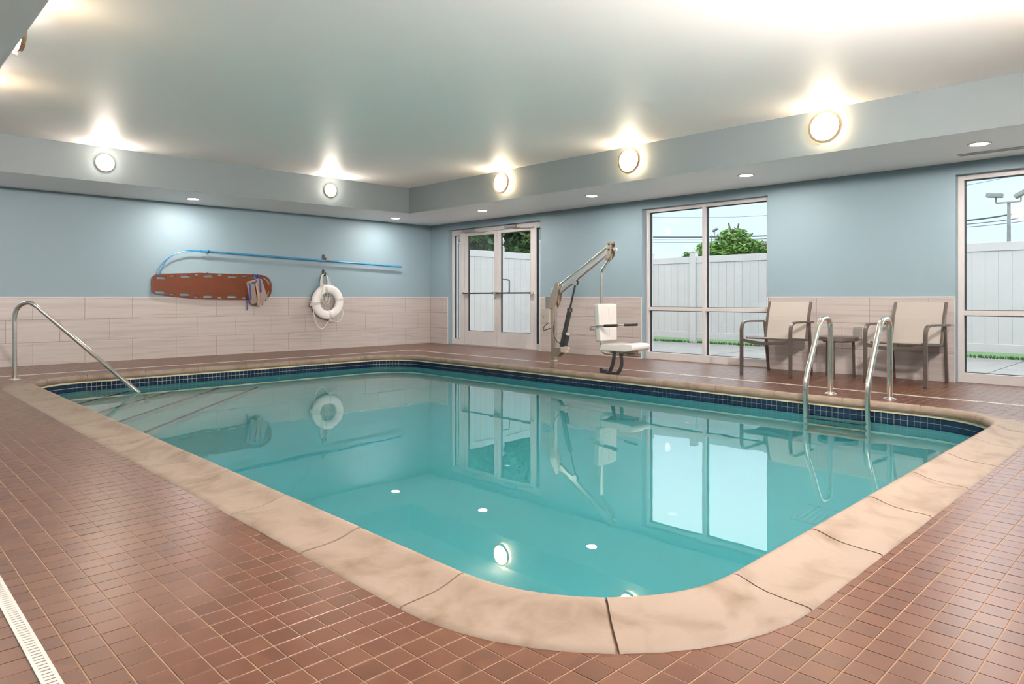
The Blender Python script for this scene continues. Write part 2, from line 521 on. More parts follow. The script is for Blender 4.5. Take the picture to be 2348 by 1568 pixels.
def sdf(x, y):                                          # distance outside the lip line
    qx = abs(x - (PX0 + PX1) / 2) - (PX1 - PX0) / 2 + PR
    qy = abs(y - (PY0 + PY1) / 2) - (PY1 - PY0) / 2 + PR
    return math.hypot(max(qx, 0), max(qy, 0)) + min(max(qx, qy), 0) - PR
fw = (math.cos(HEAD), math.sin(HEAD)); rt = (math.sin(HEAD), -math.cos(HEAD))
def depth_uv(x, y, z=0.):
    d = x * fw[0] + y * fw[1]
    if d < .2: return d, 9e9, 9e9
    return d, 1174 + 1583.1 * (x * rt[0] + y * rt[1]) / d, 682.08 - 1583.1 * (z - CAM_Z) / d
cells = []
for i in range(int((XL - TX) / PITCH) - 1, int((XR + .1 - TX) / PITCH) + 1):
    for j in range(int((YF - TY) / PITCH) - 1, int((YB - TY) / PITCH) + 1):
        x0, y0 = TX + i * PITCH, TY + j * PITCH
        if x0 < XL or x0 + PITCH > XR + .1 or y0 < YF or y0 + PITCH > YB: continue
        if max(sdf(x0 + a, y0 + b) for a in (0, PITCH) for b in (0, PITCH)) < .275: continue
        cx, cy = x0 + PITCH / 2, y0 + PITCH / 2
        d, u, v = depth_uv(cx, cy)
        vis = 0 < u < 2348 and 0 < v < 1568 and sdf(cx, cy) > .28
        # a tile's size in the picture falls with depth cubed (two for scale, one for tilt)
        cells.append((d if vis else 1e6 + d, cx, cy))
cells.sort()
G = PITCH / 2 - .0021
def tile_geo(h=.0):
    b = .0004
    vs = [(-G, -G, -.005), (G, -G, -.005), (G, G, -.005), (-G, G, -.005), (-G, -G, -b), (G, -G, -b), (G, G, -b), (-G, G, -b),
          (-G + b, -G + b, 0), (G - b, -G + b, 0), (G - b, G - b, 0), (-G + b, G - b, 0)]
    fs = [(8, 9, 10, 11)] + [(4 + i, 4 + (i + 1) % 4, 8 + (i + 1) % 4, 8 + i) for i in range(4)] + [(i, (i + 1) % 4, 4 + (i + 1) % 4, 4 + i) for i in range(4)]
    return vs, fs
tv, tf = tile_geo()
me = bpy.data.meshes.new('floor_tile'); me.from_pydata(tv, [], tf); me.materials.append(M['deck_tile'])
for d, cx, cy in cells[:300]:
    o = bpy.data.objects.new('floor_tile', me); COL.objects.link(o); o.parent = floor
    o.location = (cx, cy, random.uniform(-.0004, .0004))
    o.rotation_euler = (random.gauss(0, .0022), random.gauss(0, .0022), random.gauss(0, .003))
rest = np.array([(c[1], c[2]) for c in cells[300:]])
n = len(rest)
base = np.array(tv)
tilt = rng.normal(0, .0022, (n, 2)); lift = rng.uniform(-.0004, .0004, n)
vv = np.repeat(base[None], n, 0)
vv[:, :, 2] += vv[:, :, 0] * tilt[:, :1] + vv[:, :, 1] * tilt[:, 1:] + lift[:, None]
vv[:, :, 0] += rest[:, :1]; vv[:, :, 1] += rest[:, 1:]
ff = (np.array(tf)[None] + (np.arange(n) * len(tv))[:, None, None]).reshape(-1, 4)
me = bpy.data.meshes.new('floor_tiles')
me.from_pydata(vv.reshape(-1, 3).tolist(), [], ff.tolist()); me.materials.append(M['deck_tile'])
o = bpy.data.objects.new('floor_tiles', me); COL.objects.link(o); o.parent = floor; o['kind'] = 'stuff'

# ------------------------------------------------------------------ swimming pool
ZW = -.14
pool = thing('swimming_pool', (3.98, 5.165, 0), 'indoor swimming pool with beige stone coping and navy waterline tiles', 'pool')
PROF = [(.030, -.026), (.012, -.024), (.003, -.015), (0, .0), (.003, .018), (.011, .032), (.026, .040), (.042, .040), (.068, .033), (.10, .0225), (.14, .0145), (.19, .0105), (.25, .0085), (.272, .0065), (.280, .0), (.281, -.03), (.15, -.035)]
GP = [(max(s, .006) if s < .27 else s - .006, z - .008) for s, z in PROF]
sweep(mb := MB(), loop_stations(), GP, True); build(mb, 'coping_joint', 'stone_joint', pool, smooth=True)
def stone(stations):
    mb = sweep(MB(), stations, [(s, z + random.uniform(-.0, .0)) for s, z in PROF])
    dz = random.uniform(-.0012, .0012)
    mb.v = [(x, y, z + dz) for x, y, z in mb.v]
    build(mb, 'coping_stone', 'stone', pool, smooth=True)
for k in range(4):
    a, b, nn = SEGS[k]
    L = math.hypot(b[0] - a[0], b[1] - a[1]); cnt = round(L / .626); g = .0040 / L
    for i in range(cnt): stone([st_straight(k, i / cnt + g), st_straight(k, (i + .5) / cnt), st_straight(k, (i + 1) / cnt - g)])
    for i in range(2):
        g2 = .0036 / (PR * PI / 2)
        stone([st_arc(k, i / 2 + g2 + (.5 - 2 * g2) * q / 6) for q in range(7)])
build(sweep(MB(), loop_stations(), [(.022, -.052), (.022, -.022), (.12, -.022), (.12, -.052)], True), 'bond_beam', 'bond', pool, smooth=True)
# shell
DEEP = 1.35
ZB = ZW - DEEP
mb = sweep(MB(), loop_stations(), [(.040, -.03), (.040, -.205)], True, False)
mb.m = [1] * len(mb.f)
sweep(mb, loop_stations(), [(.040, -.205), (.040, ZB + .1), (.03, ZB + .04), (-.02, ZB + .008), (-.08, ZB)], True, False)
mb.m += [0] * (len(mb.f) - len(mb.m))
mb.add([(*p, ZB) for p in ring_pts(-.08)], [tuple(range(len(ring_pts(-.08))))])
build(mb, 'pool_shell', ['plaster', 'pool_grout'], pool, smooth=True)
# waterline tiles: 3 rows of 2 inch tiles
tiles = []
TP = .0515
def wl_positions():
    for k in range(4):
        a, b, nn = SEGS[k]
        L = math.hypot(b[0] - a[0], b[1] - a[1]); c = round(L / TP)
        for i in range(c): yield st_straight(k, (i + .5) / c)
        La = (PR + .04) * PI / 2; c = round(La / TP)
        for i in range(c): yield st_arc(k, (i + .5) / c)
for p, nrm in wl_positions():
    for row in range(3):
        z = -.0755 - row * TP
        pos = p + nrm * .036
        d, u, v = depth_uv(pos.x, pos.y, z)
        facing = nrm.x * pos.x + nrm.y * pos.y > 0
        vis = facing and row < 2 and 130 < u < 2225
        tiles.append((d / max(.15, (nrm.x * fw[0] + nrm.y * fw[1])) if vis else 1e6, pos.x, pos.y, z, math.atan2(nrm.y, nrm.x)))
tiles.sort()
mb = MB().box(-.0025, .004, -.0238, .0238, -.0238, .0238)
me = bpy.data.meshes.new('waterline_tile'); me.from_pydata(mb.v, [], mb.f); me.materials.append(M['pool_tile'])
bm = bmesh.new(); bm.from_mesh(me); bmesh.ops.recalc_face_normals(bm, faces=bm.faces)
bmesh.ops.bevel(bm, geom=bm.edges[:], offset=.0012, segments=1, affect='EDGES'); bm.to_mesh(me); bm.free()
for d, x, y, z, a in tiles[:300]:
    o = bpy.data.objects.new('waterline_tile', me); COL.objects.link(o); o.parent = pool
    o.location = Vector((x, y, z)) - pool.location; o.rotation_euler = (random.gauss(0, .004), random.gauss(0, .004), a + random.gauss(0, .006))
mb2 = MB()
for d, x, y, z, a in tiles[300:]:
    mb2.box(-.0025, .004, -.0238, .0238, -.0238, .0238, 0, Matrix.Translation((x, y, z)) @ Matrix.Rotation(a, 4, 'Z'))
build(mb2, 'waterline_tiles', 'pool_tile', pool, kind='stuff')
# corner steps, cut across the far left corner
IX0, IY1 = PX0 - .04, PY1 + .04
for c, dp in ((6.66, .38), (6.10, .62), (5.60, .86), (5.06, 1.10)):
    zt = ZW - dp
    mb = MB().prism([(IX0, IX0 + c), (IY1 - c, IY1), (IX0, IY1)], ZB + .001, zt, 'Z')
    st = build(mb, 'pool_step', 'step_plaster', pool)
    q = .03 / math.sqrt(2) * 2
    mb = MB().prism([(IX0 + .005, IX0 + .005 + c), (IY1 - c - .005, IY1 - .005), (IY1 - c - .005 - q, IY1 - .005), (IX0 + .005, IX0 + .005 + c + q)], zt - .03, zt + .003, 'Z')
    build(mb, 'step_nosing', 'nosing_tile', st)
# floor grate near the right hand end
mb = MB()
gx, gy = 4.80, 1.86
for i in range(9): mb.box(gx - .16, gx + .16, gy - .16 + i * .0375, gy - .145 + i * .0375, ZB, ZB + .012)
for s_ in (-1, 1): mb.box(gx + s_ * .16 - .01, gx + s_ * .16 + .01, gy - .17, gy + .17, ZB, ZB + .014)
build(mb, 'floor_grate', 'grate_white', pool)
# water body
ra = ring_pts(.042, 12); nr = len(ra)
mb = MB().add([(*p, ZW) for p in ra] + [(*p, ZB - .05) for p in ra],
              [tuple(range(nr)), tuple(range(nr, 2 * nr))[::-1]] + [(i, nr + i, nr + (i + 1) % nr, (i + 1) % nr) for i in range(nr)])
build(mb, 'pool_water', 'water', kind='stuff', label='still turquoise water filling the swimming pool', cat='water')

# ------------------------------------------------------------------ deck drains
def drain(name_label, axis, c, a0, a1, step, secs, fine):
    d = thing('deck_drain', ((c, (a0 + a1) / 2, 0) if axis == 'Y' else ((a0 + a1) / 2, c, 0)), name_label, 'drain', 'slotted drain channels in the deck')
    W = .0205
    def bx(mb, u0, u1, p0, p1, z0, z1):
        if axis == 'Y': mb.box(c + u0, c + u1, p0, p1, z0, z1)
        else: mb.box(p0, p1, c + u0, c + u1, z0, z1)
    bx(mb := MB(), -W + .002, W - .002, a0, a1, -.006, .0014); build(mb, 'channel', 'drain_dark', d)
    L = (a1 - a0) / secs
    for s in range(secs):
        p0, p1 = a0 + s * L + .0012, a0 + (s + 1) * L - .0012
        j = random.uniform(-.0015, .0015) if fine else 0
        mb = MB()
        bx(mb, -W + j, -W + .009 + j, p0, p1, -.006, .0035); bx(mb, W - .009 + j, W + j, p0, p1, -.006, .0035)
        nbar = max(2, round((p1 - p0) / step)); q = (p1 - p0) / nbar
        for i in range(nbar + 1):
            m0 = p0 + i * q
            bx(mb, -W + .008 + j, W - .008 + j, max(p0, m0 - q * .36), min(p1, m0 + q * .36), -.004, .0033)
        build(mb, 'grate_section', 'drain_white', d)
drain('white slotted drain strip on the near deck at the lower left corner', 'Y', .380, .4, 10.08, .0185, 8, True)
drain('white slotted drain strip between pool and chairs along the window wall', 'Y', 7.385, .4, 10.10, .03, 7, False)
drain('white slotted drain strip along the back wall below the life ring', 'X', 10.12, .40, 7.405, .03, 6, False)

# ------------------------------------------------------------------ windows and door
FX0, FX1, GX = 8.970, 9.085, 9.030
def fbox(y0, y1, z0, z1, x0=FX0, x1=FX1): return MB().box(x0, x1, y0, y1, z0, z1)
def pane(parent, y0, y1, z0, z1):
    p = build(MB().box(GX - .004, GX + .004, y0 - .004, y1 + .004, z0 - .004, z1 + .004), 'pane', 'window_glass', parent)
    t = .011
    mb = MB()
    for s in (-1, 1):
        xa, xb = (GX - .018, GX - .005) if s < 0 else (GX + .005, GX + .022)
        mb.box(xa, xb, y0, y0 + t, z0, z1); mb.box(xa, xb, y1 - t, y1, z0, z1)
        mb.box(xa, xb, y0 + t, y1 - t, z0, z0 + t * .6); mb.box(xa, xb, y0 + t, y1 - t, z1 - t * .8, z1)
    build(mb, 'gasket', 'gasket', p)
def window(name, y0, y1, label):
    r = thing(name, (FX0, (y0 + y1) / 2, 0), kind='structure')
    r['label'] = label
    ym = (y0 + y1) / 2
    build(fbox(y0, y0 + .058, 0, ZO), 'stile', 'alu_white', r, bevel=.002)
    build(fbox(y1 - .058, y1, 0, ZO), 'stile', 'alu_white', r, bevel=.002)
    build(fbox(ym - .026, ym + .026, 0, ZO), 'mullion', 'alu_white', r, bevel=.002)
    for a, b in ((y0 + .058, ym - .026), (ym + .026, y1 - .058)):
        build(fbox(a, b, 2.250, ZO), 'top_rail', 'alu_white', r, bevel=.002)
        build(fbox(a, b, .744, .797), 'middle_rail', 'alu_white', r, bevel=.002)
        build(fbox(a, b, 0, .105), 'bottom_rail', 'alu_white', r, bevel=.002)
        pane(r, a, b, .797, 2.250); pane(r, a, b, .105, .744)
window('window_1', 4.183, 6.189, 'tall four pane aluminium window behind the pool lift and left chair')
window('window_2', 0.02, 2.022, 'tall aluminium window at the right edge, beyond the right chair')
dr = thing('door_1', (FX0, 9.6, 0), kind='structure', label='glazed double door with side lights in a pale aluminium frame')
build(fbox(8.336, 10.895, 2.222, ZO), 'header', 'alu_white', dr, bevel=.002)
for a, b in ((10.845, 10.895), (10.500, 10.625), (8.545, 8.590), (8.336, 8.380)): build(fbox(a, b, 0, 2.222), 'post', 'alu_white', dr, bevel=.002)
for a, b in ((10.625, 10.845), (8.380, 8.545)):
    build(fbox(a, b, 0, .112), 'bottom_rail', 'alu_white', dr, bevel=.002)
    build(fbox(a, b, 2.19, 2.222), 'top_rail', 'alu_white', dr, bevel=.002)
    pane(dr, a, b, .112, 2.19)
def leaf(y0, y1, s0, s1):
    lf = build(fbox(y0, y0 + s0, .012, 2.215, FX0 + .004, FX0 + .05).box(FX0 + .004, FX0 + .05, y1 - s1, y1, .012, 2.215)
               .box(FX0 + .004, FX0 + .05, y0 + s0, y1 - s1, 2.160, 2.215).box(FX0 + .004, FX0 + .05, y0 + s0, y1 - s1, .012, .288), 'door_leaf', 'alu_white', dr, bevel=.002)
    a, b = y0 + s0, y1 - s1
    build(MB().box(FX0 + .026, FX0 + .032, a - .004, b + .004, .284, 2.164), 'pane', 'window_glass', lf)
    mb = MB()
    t = .010
    for xa, xb in ((FX0 + .012, FX0 + .0255), (FX0 + .033, FX0 + .045)):
        mb.box(xa, xb, a, a + t, .288, 2.16); mb.box(xa, xb, b - t, b, .288, 2.16); mb.box(xa, xb, a, b, .288, .288 + t * .6); mb.box(xa, xb, a, b, 2.16 - t, 2.16)
    build(mb, 'gasket', 'gasket', lf)
    build(MB().tube([(FX0 - .048, y0 + .02, 1.026), (FX0 - .048, y1 - .02, 1.026)], (.014, .020), 4), 'push_bar', 'black_metal', lf, bevel=.004)
    mb = MB()
    for yy in (y0 + .03, y1 - .03): mb.box(FX0 - .066, FX0 + .004, yy - .028, yy + .028, 1.003, 1.05)
    build(mb, 'bar_bracket', 'steel', lf, bevel=.004)
    return lf
l1 = leaf(9.560, 10.496, .076, .100)
l2 = leaf(8.594, 9.554, .079, .103)
build(MB().tube(fil([(FX0 + .05, 9.425, 1.285), (FX0 + .12, 9.425, 1.285), (FX0 + .12, 9.34, 1.27), (FX0 + .12, 9.34, 1.04), (FX0 + .05, 9.34, 1.03)], .02), .013, 10), 'pull_handle', 'black_metal', l2, smooth=True)
build(MB().lathe([(.016, 0), (.016, .012), (.011, .014)], (FX0 + .004, 9.60, .93), '-X'), 'lock_cylinder', 'steel_dull', l1, smooth=True)
for ya, yb, yc in ((10.20, 10.52, 10.05), (9.02, 9.30, 8.75)):
    cl = build(MB().box(FX0 - .055, FX0, ya, yb, 2.236, 2.288), 'door_closer', 'grey_plate', dr, bevel=.005)
    build(MB().tube([(FX0 - .03, ya + .05, 2.236), (FX0 - .10, (ya + yc) / 2 - .08, 2.222), (FX0 - .01, yc - .15, 2.20)], (.006, .012), 4), 'closer_arm', 'grey_plate', cl)
build(MB().box(XR, FX1 + .05, 8.336, 10.895, -.004, .010), 'threshold', 'grey_plate', dr, bevel=.003)

# ------------------------------------------------------------------ lamps
def sconce(loc, ang, label, group, lamp='lamp_warm'):
    """round wall lamp: back plate, glowing drum, brass front ring and thin rear ring on three studs; local +X points into the room"""
    r = thing('wall_lamp', loc, label, 'lamp', group, ang)
    c = (0, 0, 0)
    build(MB().lathe([(.0, 0.), (.135, 0.), (.135, .014), (0, .014)], c, 'X', 32), 'back_plate', 'brass', r, smooth=True, local=True)
    df = build(MB().lathe([(.138, .014), (.142, .02), (.142, .075)], c, 'X', 32), 'diffuser', lamp + '_side', r, smooth=True, local=True)
    build(MB().lathe([(.142, .075), (.132, .087), (.0, .095)], c, 'X', 32), 'diffuser_face', lamp, df, smooth=True, local=True)
    build(MB().lathe([(.143, .066), (.166, .066), (.168, .072), (.166, .092), (.143, .092)], c, 'X', 40, True), 'front_ring', 'brass', r, smooth=True, local=True)
    build(MB().lathe([(.158, .020), (.167, .020), (.167, .028), (.158, .028)], c, 'X', 40, True), 'rear_ring', 'brass', r, smooth=True, local=True)
    mb = MB()
    for a in (PI / 2 + .5, PI / 2 + .5 + 2 * PI / 3, PI / 2 + .5 + 4 * PI / 3):
        q = V(0, math.cos(a) * .162, math.sin(a) * .162)
        mb.tube([q, q + V(.096, 0, 0)], .005, 8)
    build(mb, 'stud', 'brass', r, smooth=True, local=True)
    return r
g = 'brass ringed wall lamps'
sconce((SX1, 2.80, 2.69), PI, 'largest round brass ringed wall lamp, above the two sling chairs', g)
sconce((SX1, 5.24, 2.69), PI, 'round brass ringed wall lamp above the tall window', g)
sconce((SX1, 7.61, 2.69), PI, 'round brass ringed wall lamp above the pool lift', g)
for y, t in ((2.80, 'nearest the camera'), (5.36, 'in the middle'), (7.62, 'nearest the back wall')):
    sconce((SX0, y, 2.69), 0, 'round brass ringed wall lamp on the left ceiling band, ' + t, 'wall lamps on the left ceiling band', 'lamp_left')
for x, t in ((2.494, 'left of three, added unseen as fill light'), (4.15, 'middle of three, added unseen as fill light'), (5.743, 'right of three')):  # left and middle lamps are added out of view to brighten the room
    sconce((x, SY0, 2.69), PI / 2, 'round brass ringed wall lamp on the near ceiling band, ' + t, 'wall lamps on the near ceiling band', 'lamp_warm' if x > 5 else 'lamp_near')
for x, lb in ((2.494, 'small round glowing wall lamp above the orange spine board, left of two'), (5.743, 'small round glowing wall lamp on the back ceiling band nearer the corner')):
    r = thing('globe_lamp', (x, SY1, 2.685), lb, 'lamp', 'small round lamps on the back ceiling band')
    c = (x, SY1, 2.685)
    build(MB().lathe([(0, 0), (.112, 0), (.115, .008), (.110, .02), (0, .02)], c, '-Y', 32), 'base_ring', 'brass', r, smooth=True)
    build(MB().lathe([(.092, .018), (.092, .03), (.08, .048), (.05, .06), (0, .064)], c, '-Y', 28), 'diffuser', 'lamp_warm_back', r, smooth=True)
def downlight(x, y, label):
    r = thing('downlight', (x, y, ZS), label, 'lamp', 'recessed ceiling downlights')
    build(MB().lathe([(.070, 0), (.098, 0), (.100, -.004), (.094, -.009), (.076, -.007)], (x, y, ZS), 'Z', 32, True), 'trim_ring', 'white_trim', r, smooth=True)
    build(MB().lathe([(0, -.004), (.074, -.004), (.074, .0), (0, 0)], (x, y, ZS), 'Z', 28), 'lens', 'lamp_white', r)
for x, y, lb in ((3.876, 10.85, 'recessed downlight in the back soffit above the orange spine board'), (7.54, 10.82, 'recessed downlight in the back soffit nearest the room corner'),
                 (7.95, 8.83, 'recessed downlight in front of the double door'), (7.95, 6.43, 'recessed downlight above the pool lift'),
                 (7.95, 4.02, 'recessed downlight in front of the middle window'), (7.95, 1.61, 'recessed downlight beside the slot air diffuser')):
    downlight(x, y, lb)
for x, y, lb in ((.2, 10.85, 'added unseen fill downlight at the left end of the back soffit'), (-.1, 8.2, 'added unseen fill downlight in the left soffit by the back wall'), (-.1, 5.2, 'added unseen fill downlight in the left soffit, middle one'),
                 (-.1, 2.2, 'added unseen fill downlight in the left soffit by the near wall'), (2.2, -.4, 'added unseen fill downlight in the near soffit, left one'), (5.4, -.4, 'added unseen fill downlight in the near soffit, right one'), (7.95, -.6, 'added unseen fill downlight in the near right corner of the soffit')):  # extra downlights out of view, added to raise the room's brightness
    downlight(x, y, lb)
r = thing('air_diffuser', (8.44, 1.2, ZS), 'white linear slot air diffuser in the soffit above the right window', 'vent')
build(MB().box(8.385, 8.495, .45, 1.90, ZS - .008, ZS), 'frame', 'white_trim', r, bevel=.002)
for i in range(2): build(MB().box(8.405 + i * .04, 8.432 + i * .04, .47, 1.875, ZS - .010, ZS - .0075), 'slot', 'diffuser_dark', r)
r = thing('emergency_light', (SX0, 5.62, 2.60), 'tiny white twin head emergency light beside a lamp on the left ceiling band', 'emergency light')
build(MB().box(SX0, SX0 + .055, 5.55, 5.69, 2.555, 2.64), 'housing', 'white_plastic', r, bevel=.008)
for yy in (5.575, 5.665): build(MB().lathe([(.012, 0), (.018, .02), (.030, .05), (.028, .062), (0, .062)], (SX0 + .05, yy, 2.60), 'X', 16), 'lamp_head', 'white_plastic', r, smooth=True)

# ------------------------------------------------------------------ rails
r = thing('handrail', (1.475, 9.665, 0), 'bent stainless steel handrail leading down the corner steps', 'handrail')
P = lambda t, z: (1.475 + t * .7071, 9.665 - t * .7071, z)
build(MB().tube([P(0, 0), P(0, .40)] + smoothpath([P(0, .62), P(0, .70), P(.015, .79), P(.075, .862), P(.165, .885), P(.245, .848), P(.345, .765), P(.45, .678)], 5) + fil([P(.50, .636), P(1.50, -.205), P(1.53, -.99)], .05, 8), .0245, 16), 'rail', 'steel', r, smooth=True)
build(MB().lathe([(.025, .018), (.04, .014), (.055, .006), (.057, 0)], P(0, 0), 'Z', 28), 'flange', 'steel', r, smooth=True)

r = thing('pool_ladder', (6.71, 2.39, 0), 'stainless steel pool ladder with two tall hooped grab rails', 'ladder')
LADX = ((2.655, 6.99, 6.405), (2.130, 7.02, 6.440))
for y, xb, xi in LADX:
    rl = build(MB().tube(fil([(xb, y, 0), (xb, y, .755), (xb - .24, y, .735), (xi + .003, y, .19), (xi, y, -1.05)], [.13, .15, .40], 10), .0245, 16), 'grab_rail', 'steel', r, smooth=True)
    build(MB().lathe([(.025, .018), (.04, .014), (.055, .006), (.057, 0)], (xb, y, 0), 'Z', 28), 'flange', 'steel', rl, smooth=True)
for i in range(3):
    z = -.30 - i * .28
    build(MB().box(6.365, 6.465, 2.13, 2.655, z - .012, z + .012, 0), 'tread', 'steel_dull', r, bevel=.004)

# ------------------------------------------------------------------ pool lift
LX = 6.93
r = thing('pool_lift', (LX, 6.255, 0), 'stainless steel pool lift with white seat swung over the deck', 'pool lift')
build(MB().tube([(LX, 6.26, 0), (LX, 6.26, .10)], (.036, .036), 4), 'base_sleeve', 'steel_dull', r, bevel=.004)
mast = build(MB().tube([(LX, 6.255, .09), (LX, 6.25, 1.0)], (.030, .030), 4), 'mast', 'steel_dull', r, bevel=.006)
build(MB().tube([(LX - .032, 6.235, .26), (LX - .032, 6.232, .92)], (.006, .007), 4), 'mast_channel', 'steel', mast, bevel=.002)
mb = MB()
for s in (-1, 1): mb.prism([(6.29, .80), (6.225, .80), (6.165, .90), (6.135, 1.08), (6.15, 1.145), (6.19, 1.145), (6.24, 1.04), (6.28, .98)], LX + s * .04 - .004, LX + s * .04 + .004, 'X')
build(mb, 'arm_bracket', 'steel_dull', r, bevel=.002)
build(MB().tube([(LX, 6.163, 1.108), (LX, 5.30, 1.607)], .0165, 12), 'upper_arm', 'steel', r, smooth=True)
lo = build(MB().tube([(LX, 6.163, 1.012), (LX, 5.30, 1.540)], (.028, .022), 4), 'lower_arm', 'steel', r, bevel=.006)
mb = MB()
for s in (-1, 1): mb.prism([(5.265, 1.645), (5.325, 1.645), (5.335, 1.48), (5.37, 1.43), (5.335, 1.40), (5.265, 1.465)], LX + s * .038 - .004, LX + s * .038 + .004, 'X')
hub = build(mb, 'arm_hub', 'steel_dull', r, bevel=.002)
mb = MB()
for y, z in ((5.30, 1.607), (5.30, 1.540)): mb.tube([(LX - .052, y, z), (LX + .052, y, z)], .011, 10)
build(mb, 'hub_bolt', 'black_metal', hub)
build(MB().lathe([(.02, 0), (.024, .02), (.02, .04), (0, .042)], (LX + .02, 5.265, 1.545), '-Y', 16), 'knob', 'white_plastic', hub, smooth=True)
build(MB().tube(fil([(LX, 5.30, 1.49), (LX, 5.315, 1.425), (LX, 5.445, 1.285), (LX, 5.45, .245), (LX, 4.86, .245)], [.05, .08, .09], 8), .0235, 14), 'seat_tube', 'steel', r, smooth=True)
# actuator
a0, a1 = V(LX, 5.865, 1.165), V(LX, 6.125, .27)
dirv = (a1 - a0).normalized()
act = build(MB().tube([a0 + dirv * .42, a0 + dirv * .43, a0 + dirv * .80, a0 + dirv * .93], .031, 14), 'actuator', 'black_metal', r, smooth=True)
build(MB().tube([a0 + dirv * .04, a0 + dirv * .43], .0135, 10), 'actuator_rod', 'black_metal', act, smooth=True)
build(MB().lathe([(.036, 0), (.036, .05), (.03, .055)], a0 + dirv * .40 - V(0, 0, .03), 'Z', 14), 'collar', 'black_metal', act, smooth=True)
mo = V(0, -.075, .055)
build(MB().tube([a1 + mo - dirv * .13, a1 + mo + dirv * .02], .031, 14), 'motor', 'black_metal', act, smooth=True)
build(MB().tube([a1 + mo - dirv * .145, a1 + mo - dirv * .13], .030, 14), 'motor_cap', 'white_plastic', act, smooth=True)
build(MB().cbox(a1 + V(0, -.045, -.02), (.075, .13, .075)).cbox(a1 + V(0, -.085, .0), (.06, .09, .03)), 'gear_housing', 'cream_plastic', act, bevel=.01)
mb = MB()
for s in (-1, 1): mb.prism([(6.225, .26), (6.225, .15), (6.16, .15), (6.10, .21), (6.105, .27), (6.15, .28)], LX + s * .035 - .004, LX + s * .035 + .004, 'X')
build(mb, 'lower_bracket', 'steel_dull', r)
mb = MB()
for s in (-1, 1): mb.prism([(5.95, 1.145), (5.875, 1.19), (5.835, 1.15), (5.85, 1.10), (5.875, 1.11)], LX + s * .02 - .004, LX + s * .02 + .004, 'X')
build(mb, 'rod_bracket', 'steel', r)
bat = build(MB().box(LX - .05, LX + .05, 6.29, 6.37, .795, .955), 'control_box', 'grey_plate', r, bevel=.006)
build(MB().box(LX - .06, LX + .055, 6.295, 6.425, .60, .795), 'battery_box', 'cream_plastic', r, bevel=.008)
build(MB().box(LX - .063, LX - .06, 6.385, 6.398, .66, .70), 'battery_switch', 'grey_plate', bat)
build(MB().lathe([(.022, 0), (.027, .05), (.030, .085), (0, .088)], (LX, 6.275, .985), 'Z', 16), 'mast_cap', 'white_plastic', r, smooth=True)
build(MB().tube(smoothpath([(LX, 6.36, .60), (LX - .05, 6.40, .54), (LX - .06, 6.38, .50), (LX - .04, 6.29, .53)]), .006, 8), 'cable', 'cable', r, smooth=True)
build(MB().tube(smoothpath([(LX - .036, 6.215, .62), (LX - .04, 6.23, .50), (LX - .04, 6.19, .38), (LX - .03, 6.10, .32)]), .006, 8), 'cable', 'cable', r, smooth=True)
# seat and back
SXN, SXF = 6.745, 7.115
seat = build(MB().prism([(5.335, .285), (5.325, .36), (5.27, .375), (5.10, .372), (4.98, .388), (4.87, .385), (4.835, .365), (4.835, .33), (4.86, .305), (4.95, .29)], SXN, SXF, 'X'), 'seat', 'white_plastic', r, bevel=.018, smooth=True, segs=3)
mb = MB()
def quad_block(yf, yb, z0, z1, w0, w1):
    vs = []
    for (z, w, dy) in ((z0, w0, 0), (z1, w1, .02)):
        vs += [(LX - w, yf + dy, z), (LX + w, yf + dy, z), (LX + w * .92, yb + dy, z), (LX - w * .92, yb + dy, z)]
    return MB().add(vs, [(0, 1, 2, 3), (4, 7, 6, 5), (0, 4, 5, 1), (1, 5, 6, 2), (2, 6, 7, 3), (3, 7, 4, 0)])
bk = build(quad_block(5.325, 5.425, .395, .865, .172, .19), 'backrest', 'white_plastic', r, bevel=.028, smooth=True, segs=3)
for s in (-1, 1):
    mb = MB().prism([(LX + s * .006, .455), (LX + s * .125, .455), (LX + s * .138, .775), (LX + s * .10, .805), (LX + s * .006, .815)], 5.32, 5.345, 'Y')
    mb.v = [(x, y + (z - .395) / .47 * .02, z) for x, y, z in mb.v]
    build(mb, 'back_panel', 'white_plastic', bk, bevel=.004)
for s in (-1, 1):
    x = LX + s * .205
    arm = build(MB().tube(fil([(LX + s * .10, 5.44, .545), (x, 5.47, .545), (x, 5.44, .590), (x, 5.25, .597), (x, 5.06, .605)], [.03, .03, .03]), .0125, 10), 'armrest', 'steel', r, smooth=True)
    build(MB().tube([(x, 5.24, .597), (x, 5.235, .597), (x, 5.055, .606), (x, 5.05, .606)], .0185, 12), 'grip', 'black_metal', arm, smooth=True)
build(MB().box(LX - .05, LX + .05, 4.92, 5.30, .268, .29).box(LX - .14, LX + .14, 5.04, 5.12, .262, .285), 'seat_bracket', 'steel_dull', r, bevel=.003)
def ribbon(pts, w, wd, th=.003):
    return MB().tube(smoothpath(pts, 6), (w / 2, th / 2) if False else (th / 2, w / 2), 4, flat=wd)
belt = build(ribbon([(6.83, 5.17, .29), (6.82, 5.17, .20), (6.825, 5.20, .10), (6.83, 5.245, .02)], .045, (.7, .2, .0)), 'belt_strap', 'black_metal', r)
build(ribbon([(6.83, 5.08, .29), (6.83, 5.06, .18), (6.83, 5.07, .09), (6.83, 5.12, .02), (6.83, 5.17, .006), (6.82, 5.28, .006)], .045, (.7, .2, .02)), 'belt_strap', 'black_metal', r)
build(MB().cbox((6.825, 5.315, .03), (.05, .06, .045)).cbox((6.83, 5.375, .035), (.045, .02, .06)).cbox((6.82, 5.25, .012), (.04, .10, .01)), 'belt_buckle', 'black_metal', r, bevel=.008)

